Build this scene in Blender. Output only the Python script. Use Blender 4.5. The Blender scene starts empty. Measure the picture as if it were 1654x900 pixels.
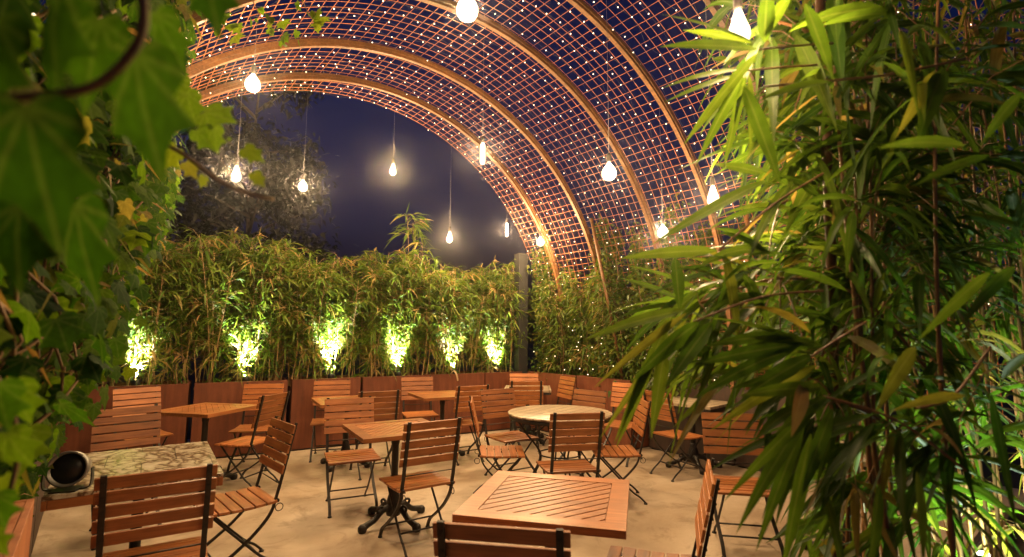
import bpy, bmesh, math, random
import numpy as np
from mathutils import Vector, Matrix
PI = math.pi
scn = bpy.context.scene
COL = scn.collection
rnd = random.Random(7)
HALO_DENSITY = 0.0028
NP = np.random.default_rng(11)

# ------------------------------------------------------------------ camera (room frame: +x across the patio, +y along it)
F, PITCH, ROLL, CAMH = 813.76, math.radians(6.33), math.radians(0.286), 1.5
PHI = math.radians(129.4)
N3 = np.array([math.sin(PHI), -math.cos(PHI), 0.0]); U3 = np.array([math.cos(PHI), math.sin(PHI), 0.0])
_cp, _sp = math.cos(PITCH), math.sin(PITCH)
_r = np.array([1, 0, 0.]); _f = np.array([0, _cp, _sp]); _u = np.array([0, -_sp, _cp])
_c, _s = math.cos(ROLL), math.sin(ROLL)
def room(v): return np.array([v @ N3, v @ U3, v[2]])
CR, CU, CF = room(_c*_r + _s*_u), room(-_s*_r + _c*_u), room(_f)
def at(px, py, dep):
    """room point seen at photo pixel (px, py) at depth dep"""
    return np.array([0, 0, CAMH]) + (CR*(px-827)/F + CU*(450-py)/F + CF)*dep

cam = bpy.data.cameras.new('camera'); camo = bpy.data.objects.new('camera', cam); COL.objects.link(camo)
M = Matrix(((CR[0], CU[0], -CF[0], 0), (CR[1], CU[1], -CF[1], 0), (CR[2], CU[2], -CF[2], CAMH), (0, 0, 0, 1)))
camo.matrix_world = M
cam.sensor_width = 36; cam.lens = F/1654*36; cam.clip_start = 0.02; cam.clip_end = 2000
cam.dof.use_dof = True; cam.dof.focus_distance = 4.6; cam.dof.aperture_fstop = 2.6
scn.camera = camo

# ------------------------------------------------------------------ object helpers
def tag(o, label=None, cat=None, group=None, kind=None):
    if label: o['label'] = label
    if cat: o['category'] = cat
    if group: o['group'] = group
    if kind: o['kind'] = kind
    return o
def empty(name, loc=(0, 0, 0), rz=0.0):
    o = bpy.data.objects.new(name, None); o.empty_display_size = .1; COL.objects.link(o)
    o.location = loc; o.rotation_euler = (0, 0, rz); return o
def link(name, me, parent=None, loc=None, rz=None):
    o = bpy.data.objects.new(name, me); COL.objects.link(o)
    if parent: o.parent = parent
    if loc is not None: o.location = loc
    if rz is not None: o.rotation_euler = (0, 0, rz)
    return o
def copy_tree(o, parent=None):
    c = o.copy(); COL.objects.link(c)
    if parent: c.parent = parent
    for ch in o.children: copy_tree(ch, c)
    return c
def np_mesh(name, V, T, mat, rand=None, smooth=True, mats=None, midx=None, lv=None):
    """triangle mesh from arrays"""
    V = np.asarray(V, np.float32); T = np.asarray(T, np.int32)
    me = bpy.data.meshes.new(name)
    me.vertices.add(len(V)); me.vertices.foreach_set('co', V.ravel())
    me.loops.add(T.size); me.loops.foreach_set('vertex_index', T.ravel())
    me.polygons.add(len(T)); me.polygons.foreach_set('loop_start', np.arange(0, T.size, 3, dtype=np.int32))
    if rand is not None:
        a = me.attributes.new('rnd', 'FLOAT', 'POINT'); a.data.foreach_set('value', np.asarray(rand, np.float32))
    if lv is not None:
        a = me.attributes.new('lv', 'FLOAT_VECTOR', 'POINT'); a.data.foreach_set('vector', np.asarray(lv, np.float32).ravel())
    for m in (mats or [mat]): me.materials.append(m)
    if midx is not None: me.polygons.foreach_set('material_index', np.asarray(midx, np.int32))
    me.polygons.foreach_set('use_smooth', np.full(len(T), smooth))
    me.update(); return me

class MB:
    """collects boxes, tubes, lathes into one bmesh"""
    def __init__(self): self.bm = bmesh.new(); self.sm = []
    def box(self, c, size, rot=None, bev=0.0):
        m = Matrix.Translation(Vector(c))
        if rot is not None: m = m @ rot.to_4x4()
        m = m @ Matrix.Diagonal((*size, 1))
        r = bmesh.ops.create_cube(self.bm, size=1, matrix=m)
        if bev > 0:
            es = list({e for v in r['verts'] for e in v.link_edges})
            bmesh.ops.bevel(self.bm, geom=es, offset=bev, segments=2, profile=.6, affect='EDGES', clamp_overlap=True)
        return self
    def tube(self, pts, r, seg=8, flat=None, cap=True):
        """round (or flat: (wx, wy) half sizes in side/normal) bar along pts; r number or list"""
        P = [Vector(p) for p in pts]; n = len(P); rings = []
        rr = r if isinstance(r, (list, tuple)) else [r]*n
        up = None
        for i in range(n):
            t = (P[min(i+1, n-1)] - P[max(i-1, 0)]).normalized()
            if up is None:
                up = Vector((1, 0, 0)) if flat else (Vector((0, 0, 1)) if abs(t.z) < .9 else Vector((1, 0, 0)))
            a = (up - t*up.dot(t)); a = a.normalized() if a.length > 1e-6 else t.orthogonal().normalized()
            b = t.cross(a); up = a
            if flat:
                wx, wy = flat
                ring = [self.bm.verts.new(P[i] + a*sx*wx + b*sy*wy) for sx, sy in ((1, 1), (-1, 1), (-1, -1), (1, -1))]
            else:
                ring = [self.bm.verts.new(P[i] + (a*math.cos(2*PI*k/seg) + b*math.sin(2*PI*k/seg))*rr[i]) for k in range(seg)]
            rings.append(ring)
        for i in range(n-1):
            A, B = rings[i], rings[i+1]; k = len(A)
            for j in range(k):
                f = self.bm.faces.new((A[j], A[(j+1) % k], B[(j+1) % k], B[j])); f.smooth = not flat
        if cap:
            self.bm.faces.new(rings[0][::-1]); self.bm.faces.new(rings[-1])
        return self
    def lathe(self, prof, seg=24, c=(0, 0, 0)):
        c = Vector(c); rings = []
        for r, z in prof:
            rings.append([self.bm.verts.new(c + Vector((max(r, 1e-4)*math.cos(2*PI*k/seg), max(r, 1e-4)*math.sin(2*PI*k/seg), z))) for k in range(seg)])
        for A, B in zip(rings, rings[1:]):
            for j in range(seg):
                f = self.bm.faces.new((A[j], A[(j+1) % seg], B[(j+1) % seg], B[j])); f.smooth = True
        self.bm.faces.new(rings[0][::-1]); self.bm.faces.new(rings[-1])
        return self
    def prism(self, outline, z0, z1):
        a = [self.bm.verts.new((x, y, z0)) for x, y in outline]; b = [self.bm.verts.new((x, y, z1)) for x, y in outline]
        self.bm.faces.new(a[::-1]); self.bm.faces.new(b); n = len(a)
        for i in range(n): self.bm.faces.new((a[i], a[(i+1) % n], b[(i+1) % n], b[i]))
        return self
    def mesh(self, name, mat):
        bmesh.ops.recalc_face_normals(self.bm, faces=self.bm.faces)
        me = bpy.data.meshes.new(name); self.bm.to_mesh(me); self.bm.free()
        me.materials.append(mat); return me

def smooth_path(pts, n=6):
    """Catmull-Rom through pts"""
    P = [Vector(p) for p in pts]; out = []
    for i in range(len(P)-1):
        p0, p1, p2, p3 = P[max(i-1, 0)], P[i], P[i+1], P[min(i+2, len(P)-1)]
        for k in range(n):
            t = k/n
            out.append(.5*((2*p1) + (p2-p0)*t + (2*p0-5*p1+4*p2-p3)*t*t + (3*p1-p0-3*p2+p3)*t**3))
    out.append(P[-1]); return out

# ------------------------------------------------------------------ materials
def mat(name):
    m = bpy.data.materials.new(name); m.use_nodes = True
    nt = m.node_tree; b = nt.nodes['Principled BSDF']
    return m, nt, b, nt.nodes, nt.links
def node(nt, t, **kw):
    n = nt.nodes.new(t)
    for k, v in kw.items(): setattr(n, k, v)
    return n
def ramp(nt, fac, stops):
    r = node(nt, 'ShaderNodeValToRGB'); e = r.color_ramp.elements
    while len(e) < len(stops): e.new(.5)
    for x, (p, c) in zip(e, stops): x.position = p; x.color = (*c, 1)
    nt.links.new(fac, r.inputs[0]); return r.outputs[0]
def coords(nt, scale, which='Object'):
    tc = node(nt, 'ShaderNodeTexCoord'); mp = node(nt, 'ShaderNodeMapping'); mp.inputs['Scale'].default_value = scale
    nt.links.new(tc.outputs[which], mp.inputs[0]); return mp.outputs[0]
def noise(nt, co, scale, detail=4, rough=.6, dist=0):
    n = node(nt, 'ShaderNodeTexNoise'); n.inputs['Scale'].default_value = scale; n.inputs['Detail'].default_value = detail
    n.inputs['Roughness'].default_value = rough; n.inputs['Distortion'].default_value = dist
    nt.links.new(co, n.inputs[0]); return n.outputs[0]
def bump(nt, b, h, strength=.3, dist=.002):
    bp = node(nt, 'ShaderNodeBump'); bp.inputs['Strength'].default_value = strength; bp.inputs['Distance'].default_value = dist
    nt.links.new(h, bp.inputs['Height']); nt.links.new(bp.outputs[0], b.inputs['Normal'])

def wood(name, dark, light, axis='x', rough=.42, cell=None):
    m, nt, b, N, L = mat(name)
    sc = {'x': (1.2, 22, 22), 'y': (22, 1.2, 22), 'z': (22, 22, 1.2), 'd': (1, 1, 1)}[axis]
    co = coords(nt, sc)
    if axis == 'd':
        co = coords(nt, (1, 1, 1)); mp = co.node; mp.inputs['Rotation'].default_value = (0, 0, PI/4); mp.inputs['Scale'].default_value = (1.2, 22, 22)
    oi = node(nt, 'ShaderNodeObjectInfo')
    ad = node(nt, 'ShaderNodeVectorMath', operation='ADD'); mul = node(nt, 'ShaderNodeMath', operation='MULTIPLY'); mul.inputs[1].default_value = 37
    L.new(oi.outputs['Random'], mul.inputs[0]); L.new(co, ad.inputs[0]); L.new(mul.outputs[0], ad.inputs[1])
    n1 = noise(nt, ad.outputs[0], 2.2, 6, .65, .4)
    c = ramp(nt, n1, [(.3, dark), (.55, [(a+d)/2 for a, d in zip(dark, light)]), (.75, light)])
    n2 = noise(nt, coords(nt, (3, 9, 9)), 1.3, 3)
    hs = node(nt, 'ShaderNodeHueSaturation'); mr = node(nt, 'ShaderNodeMapRange')
    mr.inputs[1].default_value = .3; mr.inputs[2].default_value = .7; mr.inputs[3].default_value = .7; mr.inputs[4].default_value = 1.25
    L.new(n2, mr.inputs[0]); m2 = node(nt, 'ShaderNodeMath', operation='MULTIPLY'); L.new(mr.outputs[0], m2.inputs[0])
    mr2 = node(nt, 'ShaderNodeMapRange'); mr2.inputs[3].default_value = .66; mr2.inputs[4].default_value = 1.25; L.new(oi.outputs['Random'], mr2.inputs[0])
    L.new(mr2.outputs[0], m2.inputs[1]); L.new(m2.outputs[0], hs.inputs['Value']); L.new(c, hs.inputs['Color'])
    L.new(hs.outputs[0], b.inputs['Base Color']); b.inputs['Roughness'].default_value = rough
    bump(nt, b, n1, .25, .001)
    return m

WOOD = wood('teak_slats', (.22, .068, .019), (.48, .185, .058))
WOODTOP = wood('teak_top', (.23, .078, .023), (.43, .175, .062), 'x', .38)
WOODDIAG = wood('teak_diagonal', (.20, .066, .02), (.44, .18, .062), 'd', .4)
RIBWOOD = wood('rib_timber', (.10, .043, .014), (.24, .112, .04), 'y', .55)

def simple(name, col, rough=.5, metal=0, noise_amt=.0, nscale=30, bumpy=0):
    m, nt, b, N, L = mat(name); b.inputs['Roughness'].default_value = rough; b.inputs['Metallic'].default_value = metal
    if noise_amt:
        n = noise(nt, coords(nt, (1, 1, 1)), nscale, 5)
        lo = [c*(1-noise_amt) for c in col]; hi = [min(1, c*(1+noise_amt)) for c in col]
        L.new(ramp(nt, n, [(.3, lo), (.7, hi)]), b.inputs['Base Color'])
        if bumpy: bump(nt, b, n, bumpy, .002)
    else: b.inputs['Base Color'].default_value = (*col, 1)
    return m
IRON = simple('black_iron', (.022, .018, .015), .48, .3, .4, 40, .2)
BLACK = simple('black_plastic', (.012, .012, .012), .4)
GREYMETAL = simple('grey_housing', (.25, .24, .22), .4, .6)
POSTM = simple('grey_post', (.02, .019, .018), .6, 0, .25, 8)
CORD = simple('cord_black', (.05, .05, .05), .6)
WHITECORD = simple('cord_pale', (.16, .15, .15), .6)
SOIL = simple('soil', (.035, .022, .014), .95, 0, .5, 30, .8)
REBAR = simple('rusty_rebar', (.40, .14, .052), .65, .15, .4, 14)

def corten(name, a, bcol, c):
    m, nt, b, N, L = mat(name)
    n1 = noise(nt, coords(nt, (1, 1, 1)), 3.5, 8, .7, .3); n2 = noise(nt, coords(nt, (14, 14, 1.2)), 1.5, 4)
    mx = node(nt, 'ShaderNodeMath', operation='MULTIPLY_ADD'); mx.inputs[1].default_value = .55
    L.new(n2, mx.inputs[0]); m2 = node(nt, 'ShaderNodeMath', operation='MULTIPLY'); m2.inputs[1].default_value = .45; L.new(n1, m2.inputs[0]); L.new(m2.outputs[0], mx.inputs[2])
    L.new(ramp(nt, mx.outputs[0], [(.32, a), (.5, bcol), (.68, c)]), b.inputs['Base Color'])
    b.inputs['Roughness'].default_value = .6; bump(nt, b, n1, .2, .003); return m
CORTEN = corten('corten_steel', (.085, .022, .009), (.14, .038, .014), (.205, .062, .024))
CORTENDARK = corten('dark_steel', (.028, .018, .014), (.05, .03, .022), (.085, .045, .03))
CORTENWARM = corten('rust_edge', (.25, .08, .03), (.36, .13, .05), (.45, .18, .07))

def floor_mat():
    m, nt, b, N, L = mat('polished_concrete')
    n1 = noise(nt, coords(nt, (1, 1, 1)), .75, 8, .62, 1.2); n2 = noise(nt, coords(nt, (1, 1, 1)), 9, 6, .7)
    c1 = ramp(nt, n1, [(.3, (.30, .215, .14)), (.45, (.42, .325, .23)), (.58, (.49, .395, .295)), (.7, (.55, .46, .36))])
    c2 = ramp(nt, n2, [(.3, (.78, .76, .73)), (.7, (1, 1, 1))])
    mx = node(nt, 'ShaderNodeMix', data_type='RGBA', blend_type='MULTIPLY'); mx.inputs[0].default_value = .55
    L.new(c1, mx.inputs[6]); L.new(c2, mx.inputs[7])
    vo = node(nt, 'ShaderNodeTexVoronoi'); vo.inputs['Scale'].default_value = 2.3; L.new(coords(nt, (1, 1, 1)), vo.inputs[0])
    sp = ramp(nt, vo.outputs['Distance'], [(.0, (.25, .22, .2)), (.035, (1, 1, 1))])
    mx2 = node(nt, 'ShaderNodeMix', data_type='RGBA', blend_type='MULTIPLY'); mx2.inputs[0].default_value = .5
    L.new(mx.outputs[2], mx2.inputs[6]); L.new(sp, mx2.inputs[7])
    n3 = noise(nt, coords(nt, (1, 1, 1)), 2.1, 7, .75, 2.0); c3 = ramp(nt, n3, [(.36, (.55, .5, .45)), (.47, (1, 1, 1))])
    mx3 = node(nt, 'ShaderNodeMix', data_type='RGBA', blend_type='MULTIPLY'); mx3.inputs[0].default_value = .6; L.new(mx2.outputs[2], mx3.inputs[6]); L.new(c3, mx3.inputs[7])
    L.new(mx3.outputs[2], b.inputs['Base Color'])
    mr = node(nt, 'ShaderNodeMapRange'); mr.inputs[3].default_value = .38; mr.inputs[4].default_value = .62; L.new(n1, mr.inputs[0]); L.new(mr.outputs[0], b.inputs['Roughness'])
    bump(nt, b, n2, .12, .003); return m
FLOOR = floor_mat()

def marble_mat():
    m, nt, b, N, L = mat('veined_stone')
    co = coords(nt, (1, 1, 1)); w = node(nt, 'ShaderNodeTexNoise'); w.inputs['Scale'].default_value = 6; w.inputs['Detail'].default_value = 5; L.new(co, w.inputs[0])
    ad = node(nt, 'ShaderNodeVectorMath', operation='MULTIPLY_ADD'); ad.inputs[1].default_value = (.35, .35, .35)
    L.new(w.outputs[1], ad.inputs[0]); L.new(co, ad.inputs[2])
    v = node(nt, 'ShaderNodeTexVoronoi', feature='DISTANCE_TO_EDGE'); v.inputs['Scale'].default_value = 12; L.new(ad.outputs[0], v.inputs[0])
    n = noise(nt, co, 9, 5, .7)
    mm = node(nt, 'ShaderNodeMath', operation='MULTIPLY'); L.new(v.outputs[0], mm.inputs[0]); L.new(n, mm.inputs[1])
    c = ramp(nt, mm.outputs[0], [(.0, (.07, .035, .02)), (.03, (.16, .095, .05)), (.06, (.40, .335, .245)), (.2, (.54, .48, .385))])
    br = node(nt, 'ShaderNodeTexBrick'); br.inputs['Scale'].default_value = 1; br.inputs['Brick Width'].default_value = .34; br.inputs['Row Height'].default_value = .34
    br.inputs['Mortar Size'].default_value = .003; br.inputs['Color1'].default_value = br.inputs['Color2'].default_value = (1, 1, 1, 1); br.inputs['Mortar'].default_value = (.22, .17, .13, 1)
    L.new(co, br.inputs[0])
    mx = node(nt, 'ShaderNodeMix', data_type='RGBA', blend_type='MULTIPLY'); mx.inputs[0].default_value = 1; L.new(c, mx.inputs[6]); L.new(br.outputs[0], mx.inputs[7])
    L.new(mx.outputs[2], b.inputs['Base Color']); b.inputs['Roughness'].default_value = .28; return m
MARBLE = marble_mat()
def tile_mat():
    m, nt, b, N, L = mat('beige_tile')
    co = coords(nt, (1, 1, 1)); br = node(nt, 'ShaderNodeTexBrick'); br.inputs['Scale'].default_value = 1
    br.inputs['Brick Width'].default_value = .10; br.inputs['Row Height'].default_value = .10; br.offset = 0; br.inputs['Mortar Size'].default_value = .006
    br.inputs['Color1'].default_value = (.50, .41, .29, 1); br.inputs['Color2'].default_value = (.36, .285, .20, 1); br.inputs['Mortar'].default_value = (.13, .09, .06, 1)
    L.new(co, br.inputs[0]); n = noise(nt, co, 14, 5, .7); c2 = ramp(nt, n, [(.3, (.72, .7, .66)), (.7, (1, 1, 1))])
    mx = node(nt, 'ShaderNodeMix', data_type='RGBA', blend_type='MULTIPLY'); mx.inputs[0].default_value = .8; L.new(br.outputs[0], mx.inputs[6]); L.new(c2, mx.inputs[7])
    L.new(mx.outputs[2], b.inputs['Base Color']); b.inputs['Roughness'].default_value = .35; return m
TILE = tile_mat()

def leaf_mat(name, stops, trans=.45, rough=.42, tint=(1.25, 1.1, .5), spec=.2, vein=None):
    """stops: colours picked by the leaf's own random value"""
    m, nt, b, N, L = mat(name)
    at_ = node(nt, 'ShaderNodeAttribute', attribute_name='rnd')
    c = ramp(nt, at_.outputs['Fac'], stops)
    n = noise(nt, coords(nt, (1, 1, 1)), 26, 3); hs = node(nt, 'ShaderNodeHueSaturation'); mr = node(nt, 'ShaderNodeMapRange')
    mr.inputs[3].default_value = .65; mr.inputs[4].default_value = 1.35; L.new(n, mr.inputs[0]); L.new(mr.outputs[0], hs.inputs['Value']); L.new(c, hs.inputs['Color'])
    if vein:
        lv = node(nt, 'ShaderNodeAttribute', attribute_name='lv'); sx = node(nt, 'ShaderNodeSeparateXYZ'); L.new(lv.outputs['Vector'], sx.inputs[0])
        dist = None
        for a in ([0] if vein == 'blade' else [0, .75, -.75, 1.25, -1.25]):
            m1 = node(nt, 'ShaderNodeMath', operation='MULTIPLY'); m1.inputs[1].default_value = math.cos(a); L.new(sx.outputs[0], m1.inputs[0])
            m2 = node(nt, 'ShaderNodeMath', operation='MULTIPLY_ADD'); m2.inputs[1].default_value = -math.sin(a); L.new(sx.outputs[1], m2.inputs[0]); L.new(m1.outputs[0], m2.inputs[2])
            m3 = node(nt, 'ShaderNodeMath', operation='ABSOLUTE'); L.new(m2.outputs[0], m3.inputs[0])
            if dist is None: dist = m3.outputs[0]
            else:
                mn = node(nt, 'ShaderNodeMath', operation='MINIMUM'); L.new(dist, mn.inputs[0]); L.new(m3.outputs[0], mn.inputs[1]); dist = mn.outputs[0]
        vr = ramp(nt, dist, [(0, (1.0, 1.0, .6)), (.09 if vein == 'blade' else .022, (.55, .55, .4)), (.14 if vein == 'blade' else .05, (0, 0, 0))])
        vm = node(nt, 'ShaderNodeMix', data_type='RGBA', blend_type='ADD'); vm.inputs[0].default_value = (.05 if vein == 'blade' else .032); L.new(hs.outputs[0], vm.inputs[6]); L.new(vr, vm.inputs[7])
        st = node(nt, 'ShaderNodeTexNoise'); st.inputs['Scale'].default_value = 3.0; mp = node(nt, 'ShaderNodeMapping'); mp.inputs['Scale'].default_value = (4.5, .5, 1) if vein == 'blade' else (2.5, 2.5, 1)
        L.new(lv.outputs['Vector'], mp.inputs[0]); L.new(mp.outputs[0], st.inputs[0]); h2 = node(nt, 'ShaderNodeHueSaturation'); r2 = node(nt, 'ShaderNodeMapRange'); r2.inputs[3].default_value = .6; r2.inputs[4].default_value = 1.4
        L.new(st.outputs[0], r2.inputs[0]); L.new(r2.outputs[0], h2.inputs['Value']); L.new(vm.outputs[2], h2.inputs['Color']); hs = h2
    L.new(hs.outputs[0], b.inputs['Base Color']); b.inputs['Roughness'].default_value = rough
    b.inputs['Specular IOR Level'].default_value = spec
    tr = node(nt, 'ShaderNodeBsdfTranslucent'); tm = node(nt, 'ShaderNodeMix', data_type='RGBA', blend_type='MULTIPLY'); tm.inputs[0].default_value = 1
    tm.inputs[7].default_value = (*tint, 1); L.new(hs.outputs[0], tm.inputs[6]); L.new(tm.outputs[2], tr.inputs[0])
    mx = node(nt, 'ShaderNodeMixShader'); mx.inputs[0].default_value = trans
    L.new(b.outputs[0], mx.inputs[1]); L.new(tr.outputs[0], mx.inputs[2])
    out = nt.nodes['Material Output']; L.new(mx.outputs[0], out.inputs[0]); return m
BAMBOO = leaf_mat('bamboo_leaf', [(0, (.05, .105, .014)), (.4, (.10, .165, .02)), (.8, (.16, .205, .03)), (.92, (.19, .19, .045)), (1, (.40, .26, .11))])
BAMBOONEAR = leaf_mat('bamboo_leaf_near', [(0, (.028, .075, .010)), (.5, (.058, .118, .015)), (.86, (.098, .155, .024)), (.94, (.18, .16, .04)), (1, (.33, .25, .13))], .6, .45, tint=(1.55, 1.42, .6), vein='blade')
IVY = leaf_mat('ivy_leaf', [(0, (.010, .036, .005)), (.45, (.04, .10, .008)), (.8, (.085, .15, .011)), (.93, (.12, .15, .012)), (1, (.2, .145, .075))], .58, .7, tint=(1.55, 1.6, .5), spec=.08, vein='ivy')
CLIMB = leaf_mat('climber_leaf', [(0, (.05, .10, .014)), (.5, (.10, .155, .024)), (.85, (.16, .19, .035)), (1, (.28, .2, .07))])
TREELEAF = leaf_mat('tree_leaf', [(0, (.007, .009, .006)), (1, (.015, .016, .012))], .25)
CULM = simple('cane_tan', (.36, .22, .09), .5, 0, .5, 12)
CULMDARK = simple('cane_dark', (.10, .045, .02), .45, 0, .5, 9)
CULMRED = simple('cane_brown', (.25, .125, .05), .45, 0, .5, 9)
VINE = simple('vine_bark', (.22, .13, .06), .7, 0, .4, 30)
BARK = simple('bark', (.06, .045, .035), .9, 0, .4, 10)

def emit(name, col, strength, sampling='AUTO'):
    m, nt, b, N, L = mat(name); b.inputs['Base Color'].default_value = (.8, .8, .8, 1)
    b.inputs['Emission Color'].default_value = (*col, 1); b.inputs['Emission Strength'].default_value = strength
    m.cycles.emission_sampling = sampling; return m
FAIRY = emit('fairy_glow', (1, .74, .46), 3.5, 'NONE')
LENS = emit('uplight_lens', (1, .95, .78), 20, 'NONE')

# ------------------------------------------------------------------ world: blue night sky
w = bpy.data.worlds.new('World'); scn.world = w; w.use_nodes = True
nt = w.node_tree; bg = nt.nodes['Background']
sky = nt.nodes.new('ShaderNodeTexSky'); sky.sky_type = 'NISHITA'; sky.sun_disc = False
sky.sun_elevation = math.radians(-1.4); sky.sun_rotation = math.radians(200); sky.altitude = 50; sky.ozone_density = 5.5
nt.links.new(sky.outputs[0], bg.inputs[0]); bg.inputs[1].default_value = 0.15

# ------------------------------------------------------------------ ground
def sheet(name, x0, y0, x1, y1, z, m):
    me = bpy.data.meshes.new(name); me.from_pydata([(x0, y0, z), (x1, y0, z), (x1, y1, z), (x0, y1, z)], [], [(0, 1, 2, 3)]); me.materials.append(m)
    return tag(link(name, me), kind='structure')
GROUND = simple('dark_ground', (.04, .035, .025), .95, 0, .3, 3)
sheet('ground', -62, -62, 62, 62, -.004, GROUND)
sheet('patio_floor', -1.2, -1.6, 7.2, 8.6, 0, FLOOR)

hz = bpy.data.materials.new('halo_haze_volume'); hz.use_nodes = True  # thin scattering volume, added to imitate lens-glare halos round the lamps
for n_ in list(hz.node_tree.nodes):
    if n_.type == 'BSDF_PRINCIPLED': hz.node_tree.nodes.remove(n_)
pv = hz.node_tree.nodes.new('ShaderNodeVolumePrincipled'); pv.inputs['Color'].default_value = (.9, .9, .95, 1); pv.inputs['Density'].default_value = HALO_DENSITY; pv.inputs['Anisotropy'].default_value = .95
hz.node_tree.links.new(pv.outputs[0], hz.node_tree.nodes['Material Output'].inputs['Volume'])
_hb = bmesh.new(); bmesh.ops.create_cube(_hb, size=1, matrix=Matrix.Translation((0, 0, 3.0)) @ Matrix.Diagonal((130, 130, 8.0, 1)))
_hm = bpy.data.meshes.new('halo_haze'); _hb.to_mesh(_hm); _hb.free(); _hm.materials.append(hz)
tag(link('halo_haze', _hm), kind='stuff')

# ------------------------------------------------------------------ chair
def chair_parts():
    """folding slatted garden chair, facing +y, seat centre above the origin"""
    P = {}
    up = smooth_path([(0, -.305, .905), (0, -.255, .68), (0, -.205, .47), (0, -.165, .35), (0, -.06, .235), (0, .075, .135), (0, .165, .075), (0, .205, .012)], 5)
    rear = smooth_path([(0, .165, .410), (0, .085, .325), (0, -.02, .215), (0, -.13, .105), (0, -.195, .06), (0, -.245, .012)], 5)
    def bar(path, x, r0, flat):
        mb = MB(); pts = [(x, p.y, p.z) for p in path]
        mb.tube(pts, r0, 7) if not flat else mb.tube(pts, r0, flat=flat)
        mb.lathe([(.017, 0), (.017, .008), (.009, .016)], 10, (x, path[-1].y, 0))
        return mb
    legs = []
    for sx in (-1, 1):
        mb = bar(up, sx*.19, .0, (.0115, .006))
        for zz in (.868, .806, .744, .682, .620):      # rivet heads through each slat
            yy = -.205 - (.905-.47 - (.905-zz))/(.435)*.1
            mb.tube([(sx*.19, yy-.012, zz), (sx*.19, yy-.003, zz)], .006, 6)
        legs.append(mb.mesh('chair_upright', IRON))
    for sx in (-1, 1):
        mb = bar(rear, sx*.165, .0085, None)
        legs.append(mb.mesh('chair_rear_leg', IRON))
    P['leg'] = legs
    # backrest slats, in front of the uprights
    mb = MB()
    zs = [.868, .806, .744, .682, .620]
    for i, z in enumerate(zs):
        t = (z-.47)/(.905-.47); y = -.205-.1*t + .017
        ang = math.atan2(.1, .435)
        mb.box((0, y, z), (.445, .013, .053), Matrix.Rotation(ang, 3, 'X'), .003)
    P['backrest'] = mb.mesh('chair_backrest', WOOD)
    mb = MB()
    for k in range(6):                                # seat slats, slightly saddle shaped
        y = -.172 + k*.0685; z = .430 - .010*math.sin((k+.5)/6*PI) - (.006 if k == 5 else 0)
        tilt = [-.10, -.05, 0, .03, .06, -.05][k]
        mb.box((0, y, z), (.43, .060, .017), Matrix.Rotation(tilt, 3, 'X'), .0035)
    P['seat'] = mb.mesh('chair_seat', WOOD)
    rails = []
    for sx in (-1, 1):
        mb = MB(); mb.tube([(sx*.172, -.20, .414), (sx*.172, -.05, .405), (sx*.172, .10, .405), (sx*.172, .19, .412)], 0, flat=(.009, .004))
        mb.tube([(sx*.178, -.208, .43), (sx*.2, -.208, .43)], .012, 8)
        ring = [(sx*.183, -.225+.024*math.cos(a), .383+.024*math.sin(a)) for a in np.linspace(0, 2*PI, 13)]
        mb.tube(ring, .003, 5, cap=False)
        rails.append(mb.mesh('chair_seat_rail', IRON))
    P['seat_rail'] = rails
    st = []
    for (y, z, hx) in ((.11, .112, .19), (-.115, .118, .165), (-.219, .53, .19)):
        st.append(MB().tube([(-hx, y, z), (hx, y, z)], .0065 if z < .3 else .004, 7).mesh('chair_stretcher', IRON))
    P['stretcher'] = st
    return P
CH = chair_parts()
def build_chair():
    t = empty('folding_chair')
    link('seat', CH['seat'], t); link('backrest', CH['backrest'], t)
    for m in CH['leg']: link('leg', m, t)
    for m in CH['seat_rail']: link('seat_rail', m, t)
    for m in CH['stretcher']: link('stretcher', m, t)
    return t
chairs = [  # back-top centre x, y, facing degrees, label
 (.262, 2.75, 83, 'large near slatted chair with its back to us at the veined stone table'),
 (1.03, 1.31, 41, 'dark chair back cut off by the bottom edge before the diagonal slatted table'),
 (1.88, 3.13, 84, 'chair seen from behind, in front of the teak table with the iron claw base'),
 (2.94, 2.76, 62, 'chair seen from behind at the near side of the round tiled table'),
 (1.90, 4.72, -104, 'chair facing us behind the teak table with the visible claw base'),
 (2.42, 6.60, -112, 'slatted chair against the rust planter, directly behind the half-hidden teak table'),
 (1.62, 6.66, -118, 'chair against the rust planter, peeking out behind the back-left teak table'),
 (1.44, 5.46, 128, 'chair turned left toward the back-left teak table, its iron frame toward us'),
 (.40, 6.98, -76, 'chair in the far corner beside the ivy, topmost slats against the planter'),
 (.25, 5.20, -85, 'slatted chair facing us across the veined stone table, next to the ivy'),
 (2.37, 5.07, 77, 'chair seen from behind at the half-hidden table, right of the chair facing us'),
 (3.55, 6.42, -108, 'chair facing us behind the small far teak table, below the uplit bamboo'),
 (3.49, 4.95, 82, 'chair seen from behind at the small far table, left of the round table'),
 (3.51, 4.53, -95, 'chair facing us at the far left side of the round tiled table'),
 (2.75, 3.95, -36, 'chair in profile at the left of the round table, facing right'),
 (5.22, 6.05, -126, 'farthest chair in the planter corner, facing us over a pale table'),
 (4.36, 5.00, 54, 'chair seen from behind before the pale table in the far corner'),
 (5.36, 5.22, 163, 'chair seen edge-on beside the right planter, near the far corner'),
 (4.25, 3.80, 184, 'chair facing us behind the right side of the round table'),
 (4.05, 2.95, 139, 'chair at the right of the round table, its crossed legs sweeping to the right'),
 (4.70, 3.28, -14, 'chair with orange seat behind the drooping bamboo leaves, facing the pale-topped side table'),
 (3.91, 2.04, -140, 'slatted chair facing us half hidden by the bamboo at the right'),
 (2.20, 1.24, 122, 'chair in profile at lower right, leaning back beside the diagonal slatted table'),
 (1.06, 3.77, 184, 'chair in profile right of the veined stone table, facing left'),
 (5.26, 4.06, 192, 'chair against the right planter, mostly hidden behind the hanging leaves'),
]
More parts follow.
